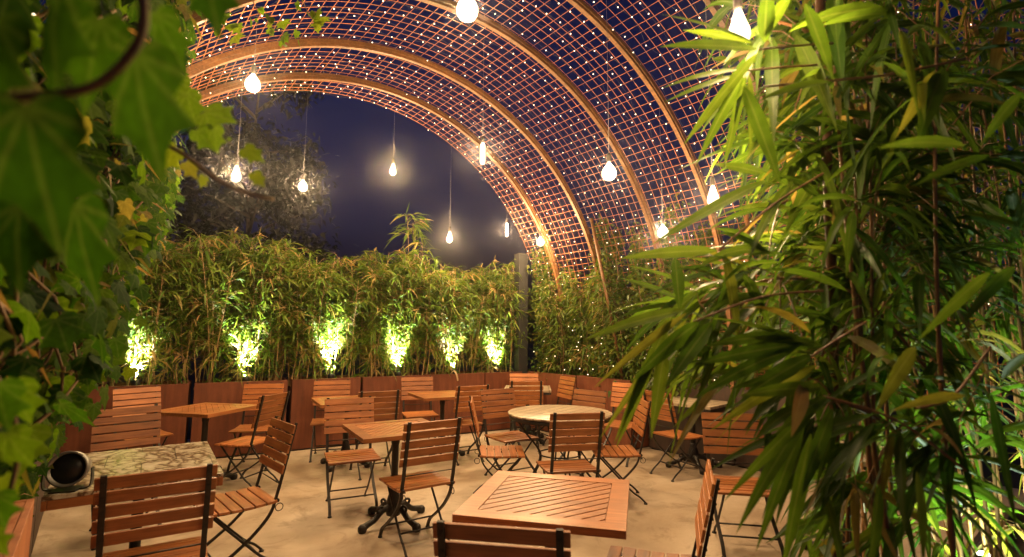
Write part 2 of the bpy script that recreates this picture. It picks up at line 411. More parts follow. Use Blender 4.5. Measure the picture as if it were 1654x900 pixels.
proto = build_chair()
for i, (x, y, deg, lab) in enumerate(chairs):
    o = proto if i == 0 else copy_tree(proto)
    a = math.radians(deg); o.location = (x + .295*math.cos(a), y + .295*math.sin(a), 0); o.rotation_euler = (0, 0, a - PI/2)
    tag(o, lab, 'chair', 'folding slatted chairs round the tables')

# ------------------------------------------------------------------ tables
def table_meshes(s, ztop=.74, th=.032, frame=.085, g=.009):
    h = s/2; D = {}
    mb = MB()
    for k in range(4):      # mitred border boards
        a = k*PI/2; R = Matrix.Rotation(a, 3, 'Z')
        o = [R @ Vector(p) for p in ((-h, -h, 0), (h, -h, 0), (h-frame, -h+frame, 0), (-h+frame, -h+frame, 0))]
        mb.prism([(p.x*.9995, p.y*.9995) for p in o], ztop-th, ztop)
    D['top'] = mb.mesh('table_border', WOODTOP)
    bm = bmesh.new(); inn = h-frame-.003
    step = .052
    k = -int(2*inn/step)-2
    while k*step < 2*inn+step:
        # diagonal slat clipped to the inner square
        c = k*step*math.sqrt(2)
        def clip(poly, f):
            out = []
            for i in range(len(poly)):
                p, q = poly[i], poly[(i+1) % len(poly)]; a, b2 = f(p), f(q)
                if a >= 0: out.append(p)
                if a*b2 < 0: t = a/(a-b2); out.append((p[0]+(q[0]-p[0])*t, p[1]+(q[1]-p[1])*t))
            return out
        poly = [(-inn, -inn), (inn, -inn), (inn, inn), (-inn, inn)]; w_ = (step-g)*math.sqrt(2)
        poly = clip(poly, lambda p: (p[1]-p[0])-c)
        if poly: poly = clip(poly, lambda p: c+w_-(p[1]-p[0]))
        if len(poly) >= 3:
            a = [bm.verts.new((x, y, ztop-.034)) for x, y in poly]; b2 = [bm.verts.new((x, y, ztop-.002)) for x, y in poly]
            bm.faces.new(a[::-1]); bm.faces.new(b2)
            for i in range(len(a)): bm.faces.new((a[i], a[(i+1) % len(a)], b2[(i+1) % len(a)], b2[i]))
        k += 1
    bmesh.ops.remove_doubles(bm, verts=bm.verts, dist=1e-5); bmesh.ops.recalc_face_normals(bm, faces=bm.faces)
    me = bpy.data.meshes.new('table_slats'); bm.to_mesh(me); bm.free(); me.materials.append(WOODDIAG); D['slats'] = me
    mb = MB(); mb.box((0, 0, ztop-.042), (s*.55, .05, .012)); mb.box((0, 0, ztop-.0545), (.05, s*.55, .012))
    D['bracket'] = mb.mesh('table_bracket', IRON)
    return D
def base_meshes(ztop=.74):
    D = {}
    mb = MB(); mb.lathe([(.028, .11), (.028, .60), (.034, .62), (.034, ztop-.061)], 16)
    D['column'] = mb.mesh('table_column', IRON)
    mb = MB(); mb.lathe([(.02, .055), (.055, .06), (.062, .09), (.05, .125), (.058, .16), (.048, .2), (.036, .235), (.038, .26), (.03, .275)], 18)
    D['hub'] = mb.mesh('table_hub', IRON)
    mb = MB(); path = smooth_path([(.04, 0, .125), (.11, 0, .115), (.18, 0, .065), (.245, 0, .045), (.285, 0, .03)], 5)
    n = len(path); mb.tube(path, [.030 - .008*math.sin(i/(n-1)*PI) for i in range(n)], 10)
    mb.lathe([(.026, 0), (.034, .012), (.034, .04), (.02, .056), (.004, .062)], 12, (.287, 0, 0))
    mb.tube(smooth_path([(.10, 0, .135), (.13, 0, .15), (.16, 0, .135), (.15, 0, .11)], 4), .010, 7)
    D['foot'] = mb.mesh('table_foot', IRON)
    return D
BS = base_meshes(); TM72 = table_meshes(.72); TM70 = table_meshes(.70, g=.006); TMFAR = table_meshes(.70, g=.0028)
def add_base(t, yaw=PI/4):
    link('column', BS['column'], t); link('hub', BS['hub'], t)
    for k in range(4): link('foot', BS['foot'], t, rz=yaw + k*PI/2)
def square_table(x, y, deg, D, lab, byaw=PI/4):
    t = empty('bistro_table', (x, y, 0), math.radians(deg))
    tp = link('tabletop', D['top'], t); link('slat_panel', D['slats'], tp)
    link('bracket', D['bracket'], t); add_base(t, byaw)
    return tag(t, lab, 'table', 'square slatted teak tables on iron bases')
square_table(1.73, 1.81, -53.5, TM72, 'nearest square teak table with diagonal slats, at bottom centre')
square_table(1.955, 3.865, -9, TM70, 'square teak table on an ornate iron claw base, in the middle of the floor', math.radians(20))
square_table(.93, 6.02, 38, TMFAR, 'square teak table standing corner-on in the back left, beside the ivy corner')
square_table(2.32, 5.82, -10, TMFAR, 'square teak table half hidden behind the slatted chair that faces us')
square_table(3.48, 5.62, -12, TMFAR, 'small square teak table before the back planter, left of the round table')

# pale tops: corner table and side table
def pale_table(x, y, deg, sx, sy, lab, m=TILE):
    t = empty('side_table', (x, y, 0), math.radians(deg))
    link('tabletop', MB().box((0, 0, .725), (sx, sy, .03), None, .004).mesh('pale_top', m), t)
    mb = MB()
    for s_ in (-1, 1): mb.box((0, s_*(sy/2-.014), .693), (sx-.01, .018, .033)); mb.box((s_*(sx/2-.014), 0, .693), (.018, sy-.05, .033))
    link('apron', mb.mesh('side_apron', IRON), t)
    link('bracket', MB().box((0, 0, .70), (.3, .05, .014)).mesh('side_bracket', IRON), t)
    add_base(t); return tag(t, lab, 'table')
pale_table(4.86, 5.55, 48, .66, .66, 'pale-topped table in the far planter corner between two chairs')
pale_table(5.40, 3.28, 4, .62, .74, 'pale-topped side table against the dark planter, behind the hanging bamboo leaves')
pale_table(3.93, 1.30, 30, .66, .66, 'table at far right almost hidden inside the bamboo')

# round tiled table
t = empty('round_table', (3.60, 3.63, 0), 0.3)
mb = MB(); mb.lathe([(.0, .722), (.505, .722), (.512, .728), (.512, .738), (.506, .742), (.0, .742)], 64)
link('tabletop', mb.mesh('round_top', TILE), t)
mb = MB(); mb.lathe([(.478, .685), (.500, .685), (.500, .7215), (.478, .7215)], 64); link('rim', mb.mesh('round_rim', IRON), t)
for k in range(4):
    mb = MB()
    for off in (-.022, .022):
        p = smooth_path([(.44, off, .69), (.35, off, .56), (.22, off*.8, .40), (.20, off*.8, .30), (.27, off, .16), (.37, off, .05), (.42, off, .012)], 5)
        mb.tube(p, .0085, 7)
    curl = [(.365+.04*math.cos(a)*(1-.05*a), 0, .055+.04*math.sin(a)*(1-.05*a)) for a in np.linspace(0, 2.2*PI, 18)]
    mb.tube(curl, .007, 6); mb.lathe([(.02, 0), (.02, .01), (.01, .018)], 10, (.42, .022, 0)); mb.lathe([(.02, 0), (.02, .01), (.01, .018)], 10, (.42, -.022, 0))
    link('leg', mb.mesh('round_leg', IRON), t, rz=PI/4 + k*PI/2)
mb = MB(); mb.tube([(.205*math.cos(a), .205*math.sin(a), .345) for a in np.linspace(0, 2*PI, 33)], .007, 6, cap=False)
link('stretcher', mb.mesh('round_stretcher', IRON), t)
tag(t, 'round beige tiled table on curled iron legs, ringed by chairs', 'table')

# veined stone table with wood apron
t = empty('stone_table', (.265, 3.72, 0), math.radians(-4))
link('tabletop', MB().box((0, 0, .732), (.735, 1.0, .02), None, .003).mesh('stone_top', MARBLE), t)
mb = MB()
for s_ in (-1, 1): mb.box((s_*.357, 0, .699), (.02, 1.0, .045), None, .002); mb.box((0, s_*.489, .699), (.692, .02, .045), None, .002)
link('apron', mb.mesh('stone_apron', WOOD), t)
link('bracket', MB().box((0, 0, .70), (.3, .05, .014)).mesh('stone_bracket', IRON), t); add_base(t)
tag(t, 'table topped with veined stone slabs and a teak edge, beside the ivy', 'table')

# black floodlight on the stone table's left end
t = empty('floodlight', (-.05, 3.32, .742), math.radians(70)); t.scale = (.8, .8, .8)
R90 = Matrix.Rotation(PI/2, 4, 'X')
def turned(prof, m, name, z):
    mb = MB(); mb.lathe(prof, 32); bmesh.ops.transform(mb.bm, matrix=Matrix.Translation((0, 0, z)) @ Matrix.Rotation(-PI/2*.93, 4, 'Y'), verts=mb.bm.verts)
    return mb.mesh(name, m)
link('housing', turned([(.06, -.13), (.072, -.12), (.10, -.02), (.105, .03), (.094, .032), (.088, .0), (.0, -.004)], GREYMETAL, 'flood_housing', .125), t)
link('lens', turned([(.0, .001), (.087, .001), (.087, .006), (.0, .010)], BLACK, 'flood_lens', .125), t)
mb = MB(); mb.tube(smooth_path([(0, -.118, .125), (0, -.118, .03), (0, -.08, .006), (0, .08, .006), (0, .118, .03), (0, .118, .125)], 5), 0, flat=(.016, .0035)); mb.box((0, 0, .004), (.13, .13, .008))
link('bracket', mb.mesh('flood_bracket', BLACK), t)
tag(t, 'dark round floodlight with a pale rim among ivy at the stone table', 'lamp')

# ------------------------------------------------------------------ planters
PH = .90
def front_y(x): return 7.28 - .178*x
def planter(name, p0, p1, depth, h, m, label, group, rim=None):
    """long steel box; p0->p1 is the front edge, planted side to the left of that direction"""
    a = math.atan2(p1[1]-p0[1], p1[0]-p0[0]); L_ = math.hypot(p1[0]-p0[0], p1[1]-p0[1])
    t = empty(name, (p0[0], p0[1], 0), a)
    mb = MB(); e = .022
    mb.box((L_/2, e/2, h/2+.01), (L_, e, h-.02), None, .002); mb.box((L_/2, depth-e/2, h/2+.01), (L_, e, h-.02))
    mb.box((e/2, depth/2, h/2+.01), (e, depth-2*e-.002, h-.02)); mb.box((L_-e/2, depth/2, h/2+.01), (e, depth-2*e-.002, h-.02))
    mb.box((L_/2, e+.024, h-.008), (L_-2*e-.004, .045, .012))
    link('steel_box', mb.mesh('planter_box', m), t)
    link('plinth', MB().box((L_/2, depth/2, .005), (L_-.04, depth-.04, .01)).mesh('planter_plinth', BLACK), t)
    link('soil', MB().box((L_/2, depth/2, h-.1), (L_-2*e-.004, depth-2*e-.004, .06)).mesh('planter_soil', SOIL), t)
    return tag(t, label, 'planter', group)
joints = [-.25, .93, 1.99, 2.90, 3.86, 4.75, 5.42]
names = ['rust planter at the left end of the back row, behind the corner chair', 'rust planter behind the back-left corner-on teak table, dark joints at both ends',
 'rust planter behind the half-hidden teak table, tallest bare rust face in view', 'rust planter behind the small far teak table', 'rust planter just right of the small far table, with a dried leaf over its rim',
 'last short rust planter of the back row, meeting the grey corner post']
for i in range(6):
    g = (.028 if i < 3 else .006); x0, x1 = joints[i]+g, joints[i+1]-g
    planter('planter_box', (x0, front_y(x0)), (x1, front_y(x1)), .55, PH, CORTEN, names[i], 'rust steel planters along the back')
rj = [6.30, 5.2, 4.22]
for i, nm in enumerate(['rust planter on the right side nearest the grey corner post', 'rust planter on the right side behind the round table']):
    planter('planter_box', (5.5, rj[i]-.01), (5.5, rj[i+1]+.01), .6, PH, CORTEN, nm, 'steel planters down the right side')
rj = [4.18, 3.0, 1.85]
for i, nm in enumerate(['dark steel planter behind the pale-topped side table', 'dark steel planter on the right side hidden by the bamboo']):
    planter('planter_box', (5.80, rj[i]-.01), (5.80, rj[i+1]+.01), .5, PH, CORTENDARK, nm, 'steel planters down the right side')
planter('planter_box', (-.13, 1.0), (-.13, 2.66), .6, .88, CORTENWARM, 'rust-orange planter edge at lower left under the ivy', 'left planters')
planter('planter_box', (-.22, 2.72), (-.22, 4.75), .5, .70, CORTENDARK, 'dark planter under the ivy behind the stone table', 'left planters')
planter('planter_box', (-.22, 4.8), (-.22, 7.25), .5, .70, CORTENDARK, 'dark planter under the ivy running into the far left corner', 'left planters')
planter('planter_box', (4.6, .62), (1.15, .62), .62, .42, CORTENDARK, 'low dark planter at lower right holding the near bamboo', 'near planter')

# corner post
t = empty('corner_post', (5.47, 6.42, 0), math.radians(-10))
link('shaft', MB().box((0, 0, 1.42), (.17, .17, 2.84), None, .006).mesh('post_shaft', POSTM), t)
link('cap', MB().box((0, 0, 2.848), (.185, .185, .014), None, .004).mesh('post_cap', POSTM), t)
tag(t, 'square grey post rising between the two hedges at the far corner', 'post')

# ------------------------------------------------------------------ vaulted pergola of timber ribs and rebar mesh
VX, VR, VZ, VU0, VU1 = 2.655, 3.20, 1.44, -1.3, 6.31
ZB = .86
def vp(th, u, r=VR):
    return (VX + r*math.cos(th), u, VZ + r*math.sin(th))
def arc_pts(u, r, n=72, foot=ZB):
    pts = [(VX + r, u, foot), (VX + r, u, (foot+VZ)/2)]
    pts += [vp(PI*k/n, u, r) for k in range(n+1)]
    return pts + [(VX - r, u, (foot+VZ)/2), (VX - r, u, foot)]
perg = empty('vaulted_pergola', (VX, 0, 0))
ribs_u = [5.74, 4.885, 3.81, 2.98, 2.05, 1.15, .2, -.75]
def off(pts): return [(p[0]-VX, p[1], p[2]) for p in pts]
# one rib mesh, shared
bm = bmesh.new(); rings = []
W_, D_ = .031, .072
pts = arc_pts(0, 1.0, 72, 0)
for i in range(77):
    if i < 2: d = (1, 0); z = [ZB-.3, (ZB+VZ)/2][i]; base = (VR, z)
    elif i > 74: d = (-1, 0); z = [(ZB+VZ)/2, ZB-.3][i-75]; base = (-VR, z)
    else: th = PI*(i-2)/72; d = (math.cos(th), math.sin(th)); base = (VR*d[0], VZ + VR*d[1])
    rings.append([bm.verts.new((base[0]-d[0]*a, b_, base[1]-d[1]*a)) for a, b_ in ((.012, -W_), (.012, W_), (.012+D_*.55, W_), (.012+D_*.55, W_*.72), (.012+D_, W_*.72), (.012+D_, -W_*.72), (.012+D_*.55, -W_*.72), (.012+D_*.55, -W_))])
for A, B in zip(rings, rings[1:]):
    for j in range(8):
        bm.faces.new((A[j], A[(j+1) % 8], B[(j+1) % 8], B[j]))
bm.faces.new(rings[0]); bm.faces.new(rings[-1][::-1]); bmesh.ops.recalc_face_normals(bm, faces=bm.faces)
ribme = bpy.data.meshes.new('rib'); bm.to_mesh(ribme); bm.free(); ribme.materials.append(RIBWOOD)
for u in ribs_u: link('rib', ribme, perg, (0, u, 0))
mb = MB(); NH = 72
us = []
u = VU1
while u > VU0: us.append(u); u -= .102
for u in us:
    jit = rnd.uniform(-.016, .016)
    mb.tube(off(arc_pts(u+jit, VR+.006+rnd.uniform(-.004, .004), NH)), .0036, 4, cap=False)
arcn = int((PI*VR)/.104)
lon = [PI*k/arcn for k in range(arcn+1)]
for th in lon:
    a, b_ = vp(th, VU0, VR+.016), vp(th, VU1+.05*rnd.random(), VR+.016)
    mid = [(a[0]+rnd.uniform(-.014, .014), VU0+(b_[1]-VU0)*k/6, a[2]+rnd.uniform(-.014, .014)) for k in range(1, 6)]
    mb.tube(off([a]+mid+[b_]), .0036, 4, cap=False)
for s_ in (-1, 1):
    for z in np.arange(ZB+.1, VZ, .104):
        mb.tube([(s_*(VR+.016), VU0, z), (s_*(VR+.016), VU1, z)], .0036, 4, cap=False)
link('wire_mesh', mb.mesh('wire_mesh', REBAR), perg)
# two slanting timber props seen on the right of the far ribs
for (x, y, z), (x2, y2, z2) in (((5.62, 4.45, .9), (5.33, 4.72, 3.15)), ((5.66, 2.75, .9), (5.55, 2.6, 3.0))):
    link('prop', MB().tube([(x-VX, y, z), ((x+x2)/2-VX+.01, (y+y2)/2, (z+z2)/2), (x2-VX, y2, z2)], .022, 8).mesh('prop', RIBWOOD), perg)
tag(perg, 'arched pergola of timber ribs and rusty wire mesh over the patio', 'pergola')

# fairy lights: a string along every second hoop, each bulb its own part
ico = bmesh.new(); bmesh.ops.create_icosphere(ico, subdivisions=1, radius=.0068); bulbme = bpy.data.meshes.new('fairy_bulb'); ico.to_mesh(bulbme); ico.free(); bulbme.materials.append(FAIRY)
for p in bulbme.polygons: p.use_smooth = True
CORDD = simple('string_wire', (.03, .03, .03), .6)
u = 6.25; si = 0
while u > .35:
    s = empty('light_string', (VX, u, 0))
    th0 = rnd.uniform(.04, .07); pts = []; th = th0; bulbs = []
    while th < PI*.9:
        uu = rnd.uniform(-.035, .035); rr = VR-.012-rnd.random()**3*.06
        p = (rr*math.cos(th), uu, VZ + rr*math.sin(th)); pts.append(p)
        if rnd.random() < .93: bulbs.append(p)
        th += rnd.uniform(.045, .062)
    link('wire', MB().tube(pts, .0016, 3, cap=False).mesh('string_wire', CORDD), s)
    for p in bulbs: link('bulb', bulbme, s, p)
    tag(s, 'string of tiny warm fairy lights tied across the arched mesh', 'string lights', 'fairy light strings on the arched mesh')
    u -= .185; si += 1

# ------------------------------------------------------------------ pendant bulbs
def vault_z(x): return VZ + math.sqrt(max(.01, (VR-.03)**2 - (x-VX)**2))
WARM = (1.0, .66, .33)
GLOW = emit('bulb_glow', (1, .84, .60), 3.0, 'NONE')
GLOW.node_tree.nodes['Principled BSDF'].inputs['Base Color'].default_value = (0, 0, 0, 1)
GLOW.node_tree.nodes['Principled BSDF'].inputs['Specular IOR Level'].default_value = 0
GLOBES = {}
def bulb_mesh(kind):
    if kind in GLOBES: return GLOBES[kind]
    if kind == 'globe': prof = [(.012, .0), (.016, -.012), (.03, -.03), (.042, -.048), (.049, -.066), (.051, -.082), (.048, -.1), (.038, -.117), (.022, -.128), (.007, -.132)]
    elif kind == 'tube': prof = [(.012, .0), (.02, -.012), (.025, -.03), (.025, -.2), (.018, -.222), (.004, -.23)]
    else: prof = [(.012, .0), (.015, -.015), (.024, -.045), (.034, -.075), (.036, -.095), (.031, -.115), (.018, -.13), (.005, -.136)]
    q_ = {'globe': 1.1, 'drop': 1.25, 'tube': 1}[kind]; prof = [(r_*(q_ if i_ else 1), z_*q_) for i_, (r_, z_) in enumerate(prof)]
    mb = MB(); mb.lathe(prof, 24)
    GLOBES[kind] = mb.mesh('glowing_bulb', GLOW); return GLOBES[kind]
sock = MB().lathe([(.006, .075), (.014, .07), (.018, .06), (.019, .012), (.016, .0015)], 14).mesh('lamp_socket', IRON)
pend = [  # x, y, z of the bulb's middle, kind, watts, label
 (.80, 4.15, 3.42, 'globe', 42, 'large bright globe bulb beside the ivy, hanging under the ribs at upper left'),
 (.98, 5.58, 3.11, 'drop', 44, 'bulb shining behind an ivy leaf at the left, lowest near the vine twig'),
 (1.83, 6.27, 3.29, 'globe', 62, 'bright globe bulb hanging before the dark tree'),
 (3.01, 6.27, 3.77, 'drop', 48, 'lone amber bulb high against the dark blue sky'),
 (2.95, 4.08, 3.35, 'tube', 34, 'long tube bulb in front of the vault mesh edge'),
 (3.95, 6.27, 2.94, 'drop', 46, 'bulb on a long cord low over the hedge, with sprig left of it'),
 (5.02, 6.25, 3.18, 'tube', 24, 'slim tube bulb at the foot of the vault edge, far right of the sky'),
 (5.05, 5.48, 2.88, 'globe', 75, 'bulb in front of the leafy far corner beside the grey post'),
 (2.98, 2.45, 2.75, 'globe', 36, 'clear round globe bulb hanging in front of the mesh, right of centre'),
 (4.50, 3.00, 2.57, 'globe', 75, 'bulb low before the climbers on the right side'),
 (1.85, 1.0, 2.02, 'drop', 9, 'bulb shining between bamboo leaf tips at the right'),
 (1.36, 2.03, 3.17, 'globe', 40, 'biggest globe bulb cut by the top edge of the picture'),
 (1.27, .595, 2.30, 'drop', 8, 'bulb glowing between bamboo leaves at the upper right'),
]
for x, y, z, kind, pw, lab in pend:
    hh = {'globe': .08, 'tube': .115, 'drop': .07}[kind]; zt = vault_z(x); SC = {2.30: .62, 2.02: .5}.get(z, 1)
    t = empty('pendant_lamp', (x, y, z + hh))
    bb = link('bulb', bulb_mesh(kind), t); link('socket', sock, t)
    ld = bpy.data.lights.new('lamp_light', 'POINT'); ld.energy = pw*3.2; ld.color = WARM; ld.shadow_soft_size = {'globe': .081, 'tube': .12, 'drop': .092}[kind]
    lo = bpy.data.objects.new('lamp_light', ld); COL.objects.link(lo); lo.parent = t; lo.location = (0, 0, {'globe': -.073, 'tube': -.115, 'drop': -.085}[kind])
    link('cord', MB().tube([(0, 0, .07), (.003, 0, (zt-z-hh)/2/SC), (0, 0, (zt-z-hh)/SC)], .0015, 6).mesh('lamp_cord', WHITECORD), t)
    if z in (2.30, 2.02): t.scale = (.62,)*3 if z > 2.2 else (.5,)*3
    tag(t, lab, 'pendant lamp', 'bulbs hanging on cords from the pergola')

# ------------------------------------------------------------------ uplights in the planters
up_can = MB().lathe([(.03, 0), (.045, .005), (.048, .085), (.045, .09), (.04, .078), (.0, .076)], 20).mesh('uplight_can', BLACK)
up_lens = MB().lathe([(.0, .0775), (.038, .0775), (.038, .080), (.0, .082)], 20).mesh('uplight_lens', LENS)
up_stake = MB().tube([(0, 0, -.11), (0, 0, .001)], .008, 8).mesh('uplight_stake', BLACK)
def uplight(x, y, z, watts, lab, tilt=(0, 0), cone=62, col=(.78, .93, 1)):
    t = empty('uplight', (x, y, z)); t.rotation_euler = (tilt[0], tilt[1], 0)
    link('housing', up_can, t); link('lens', up_lens, t); link('stake', up_stake, t)
    ld = bpy.data.lights.new('uplight_beam', 'SPOT'); ld.energy = watts*3.2; ld.color = col; ld.spot_size = math.radians(cone); ld.spot_blend = .9; ld.shadow_soft_size = .02
    lo = bpy.data.objects.new('beam', ld); COL.objects.link(lo); lo.parent = t; lo.location = (0, 0, .095); lo.rotation_euler = (PI, 0, 0)
    tag(t, lab, 'uplight', 'spotlights standing in the planters')
ul = ['leftmost uplight glaring beside the ivy corner', 'uplight behind the back-left table, second along the back hedge', 'uplight glaring above the half-hidden table', 'uplight glaring over the small far table', 'uplight second from the grey corner post', 'uplight right beside the grey corner post']
for lab, x, wt in zip(ul, (.40, 1.50, 2.52, 3.43, 4.28, 5.02), (600, 560, 640, 600, 600, 600)):
    uplight(x, front_y(x)+.09, .865, wt, lab, (-.14, 0))

# ------------------------------------------------------------------ foliage
def norm(a): return a/np.maximum(np.linalg.norm(a, axis=-1, keepdims=True), 1e-9)
def blades(base, d, L, W, droop, roll, secs, fold=.22, twist=None):
    """lance-shaped leaves; secs: list of (s, width factor). returns V, T, per-leaf vertex count"""
    n = len(base); d = norm(d)
    zup = np.tile(np.array([0, 0, 1.0]), (n, 1))
    side = norm(np.cross(d, zup) + 1e-4); nor = np.cross(side, d)
    c, s_ = np.cos(roll)[:, None], np.sin(roll)[:, None]
    side, nor = side*c + nor*s_, nor*c - side*s_
    cols = []; T = []; k = 0; prev = None
    for (s, wf) in secs:
        p = base + d*(L*s)[:, None]; p = p.copy(); p[:, 2] -= droop*L*s*s; p -= d*(droop*droop*L*.25*s*s*s)[:, None]
        if wf <= 0:
            cols.append(p); cur = (k,); k += 1
        else:
            hw = (W*wf/2)[:, None]; e = nor*hw*fold*2
            cols += [p + side*hw + e, p, p - side*hw + e]; cur = (k, k+1, k+2); k += 3
        if prev is not None:
            if len(prev) == 1 and len(cur) == 3: T += [(prev[0], cur[0], cur[1]), (prev[0], cur[1], cur[2])]
            elif len(prev) == 3 and len(cur) == 3:
                for j in (0, 1): T += [(prev[j], cur[j], cur[j+1]), (prev[j], cur[j+1], prev[j+1])]
            else: T += [(prev[0], cur[0], prev[1]), (prev[1], cur[0], prev[2])]
        prev = cur
    V = np.stack(cols, 1)
    T = np.array(T)
    TT = (T[None] + (np.arange(n)*k)[:, None, None]).reshape(-1, 3)
    return V.reshape(-1, 3), TT, k
NEAR = [(0, 0), (.06, .35), (.18, .8), (.36, 1), (.56, .88), (.75, .58), (.9, .24), (1, 0)]
MID = [(0, 0), (.2, .85), (.45, .95), (.75, .5), (1, 0)]
FAR = [(0, 0), (.3, 1), (1, 0)]
def lvt(secs):
    out = []
    for s_, w_ in secs: out += [(0, s_, 0)] if w_ <= 0 else [(1, s_, 0), (0, s_, 0), (-1, s_, 0)]
    return np.array(out)
LVT = {20: lvt(NEAR), 11: lvt(MID), 5: lvt(FAR)}
def foliage(name, parts, m):
    Vs, Ts, Rs, o = [], [], [], 0; Ls = []
    for V, T, k, rv in parts:
        Vs.append(V); Ts.append(T+o); Rs.append(np.repeat(rv, k)); o += len(V); Ls.append(np.tile(LVT[k], (len(V)//k, 1)) + np.repeat(rv, k)[:, None]*np.array([0, 0, 40.]))
    return np_mesh(name, np.concatenate(Vs), np.concatenate(Ts), m, np.concatenate(Rs), lv=np.concatenate(Ls))

def bamboo(seed, ncul, ext, z0, z1, ntw, leafL, leafW, secs, m, cm, culm_r=.006, low=.12, twL=(.1, .3), lpt=(3, 6), lean=.12, lowdry=0, keep=None, dry=.06, cane_seg=6, drp=(.15, .6)):
    """one clump: canes, twigs and leaf fans; origin at its foot"""
    g = np.random.default_rng(seed); cul = []; mb = MB()
    for i in range(ncul):
        b = np.array([g.uniform(-ext[0], ext[0]), g.uniform(-ext[1], ext[1]), z0])
        top = b + np.array([g.normal(0, lean), g.normal(0, lean), (z1-z0)*g.uniform(.72, 1.0)])
        bend = np.array([g.normal(0, .05), g.normal(0, .05), 0]); pts = []
        for k in range(7):
            t_ = k/6; pts.append(b + (top-b)*t_ + bend*math.sin(t_*PI) + np.array([0, 0, 0]))
        cul.append(np.array(pts)); 
        if culm_r < .0074: mb.tube([tuple(p) for p in pts], [culm_r*(1-.75*k/6) for k in range(7)], cane_seg)
        else:                                        # jointed cane: a swollen ring at every node
            sp_ = smooth_path([tuple(p) for p in pts], 14); m_ = len(sp_)
            mb.tube(sp_, [culm_r*(1-.72*q/m_)*(1.35 if q % 7 == 0 else 1) for q in range(m_)], cane_seg)
    base, dd, LL, WW, dr, rl, rv = [], [], [], [], [], [], []
    for j in range(ntw):
        c = cul[g.integers(ncul)]; t_ = low + (1-low)*g.beta(1.6, 1.0); f = t_*6; i = min(int(f), 5); p = c[i] + (c[i+1]-c[i])*(f-i)
        a = g.uniform(0, 2*PI); el = g.uniform(.1, 1.1); tl = g.uniform(*twL)
        td = np.array([math.cos(a)*math.cos(el), math.sin(a)*math.cos(el), math.sin(el)])
        q = p + td*tl; q[2] -= tl*.25; mid = p + td*tl*.55
        mb.tube([tuple(p), tuple(mid), tuple(q)], [culm_r*.28, culm_r*.22, culm_r*.12], 3, cap=False)
        n = g.integers(lpt[0], lpt[1]+1); tdry = g.random() < dry + (lowdry if t_ < .34 else 0)
        for k in range(n):
            s = .35 + .65*(k+1)/n; bp = p + (q-p)*s if s > .55 else p + (mid-p)*(s/.55)
            da = a + g.normal(0, .75); de = el*.4 + g.normal(-.25, .45)
            base.append(bp); dd.append((math.cos(da)*math.cos(de), math.sin(da)*math.cos(de), math.sin(de)))
            L1 = g.uniform(*leafL); LL.append(L1); WW.append(g.uniform(*leafW)); dr.append(g.uniform(*drp)); rl.append(g.normal(0, .6))
            rv.append(g.uniform(.93, 1.0) if (tdry or g.random() < .02) else min(.92, max(0, g.normal(.45, .25))))
    base, dd, LL, WW, dr, rl, rv = [np.array(q) for q in (base, dd, LL, WW, dr, rl, rv)]
    if keep is not None:
        ok = keep(base + norm(dd)*LL[:, None]*.8 - np.array([0, 0, 1])*(dr*LL*.6)[:, None]) & keep(base)
        base, dd, LL, WW, dr, rl, rv = [q[ok] for q in (base, dd, LL, WW, dr, rl, rv)]
    V, T, k = blades(base, dd, LL, WW, dr, rl, secs)
    return mb.mesh('canes', cm), foliage('bamboo_leaves', [(V, T, k, np.array(rv))], m)

def plant(name, loc, rz, cm, fm, label, cat, group, sc=1.0, stem='canes'):
    t = empty(name, loc, rz); t.scale = (sc, sc, sc)
    link(stem, cm, t); link('foliage', fm, t)
    return tag(t, label, cat, group)

# back hedge
hv = [bamboo(100+i, 15, (.27, .15), 0, 1.92, 560, (.10, .22), (.015, .027), MID, BAMBOO, CULM, .0075, .05, lean=.10, drp=(.05, .7), dry=.06, lowdry=.28) for i in range(4)]
where = ['in the far left corner beside the ivy', 'just right of the leftmost uplight', 'above the back-left corner-on table', 'over the dark joint of the planters', 'right of the second uplight', 'left of the third uplight',
         'right behind the third uplight', 'left of the fourth uplight', 'behind the fourth uplight under the tall sprig', 'between the fourth and fifth uplights', 'behind the fifth uplight', 'left of the last uplight', 'beside the grey corner post']
xs = np.linspace(-.05, 5.2, 13)
for i, x in enumerate(xs):
    cm, fm = hv[i % 4]
    plant('bamboo_clump', (x + rnd.uniform(-.05, .05), front_y(x)+.31, .80), rnd.uniform(-.4, .4) + PI*(i % 2) - .17, cm, fm, 'leafy bamboo clump of the back hedge ' + where[i], 'bamboo', 'bamboo clumps of the back hedge', rnd.uniform(.93, 1.05)*(1.03 if i < 5 else .99))
cm, fm = bamboo(140, 3, (.08, .05), 0, 2.75, 30, (.2, .32), (.022, .032), MID, BAMBOO, CULM, .007, .86, (.08, .2), (3, 5), .05)
plant('bamboo_clump', (3.78, front_y(3.78)+.3, .8), 0, cm, fm, 'tall bamboo sprig sticking up above the hedge between two hanging bulbs', 'bamboo', 'bamboo clumps of the back hedge')

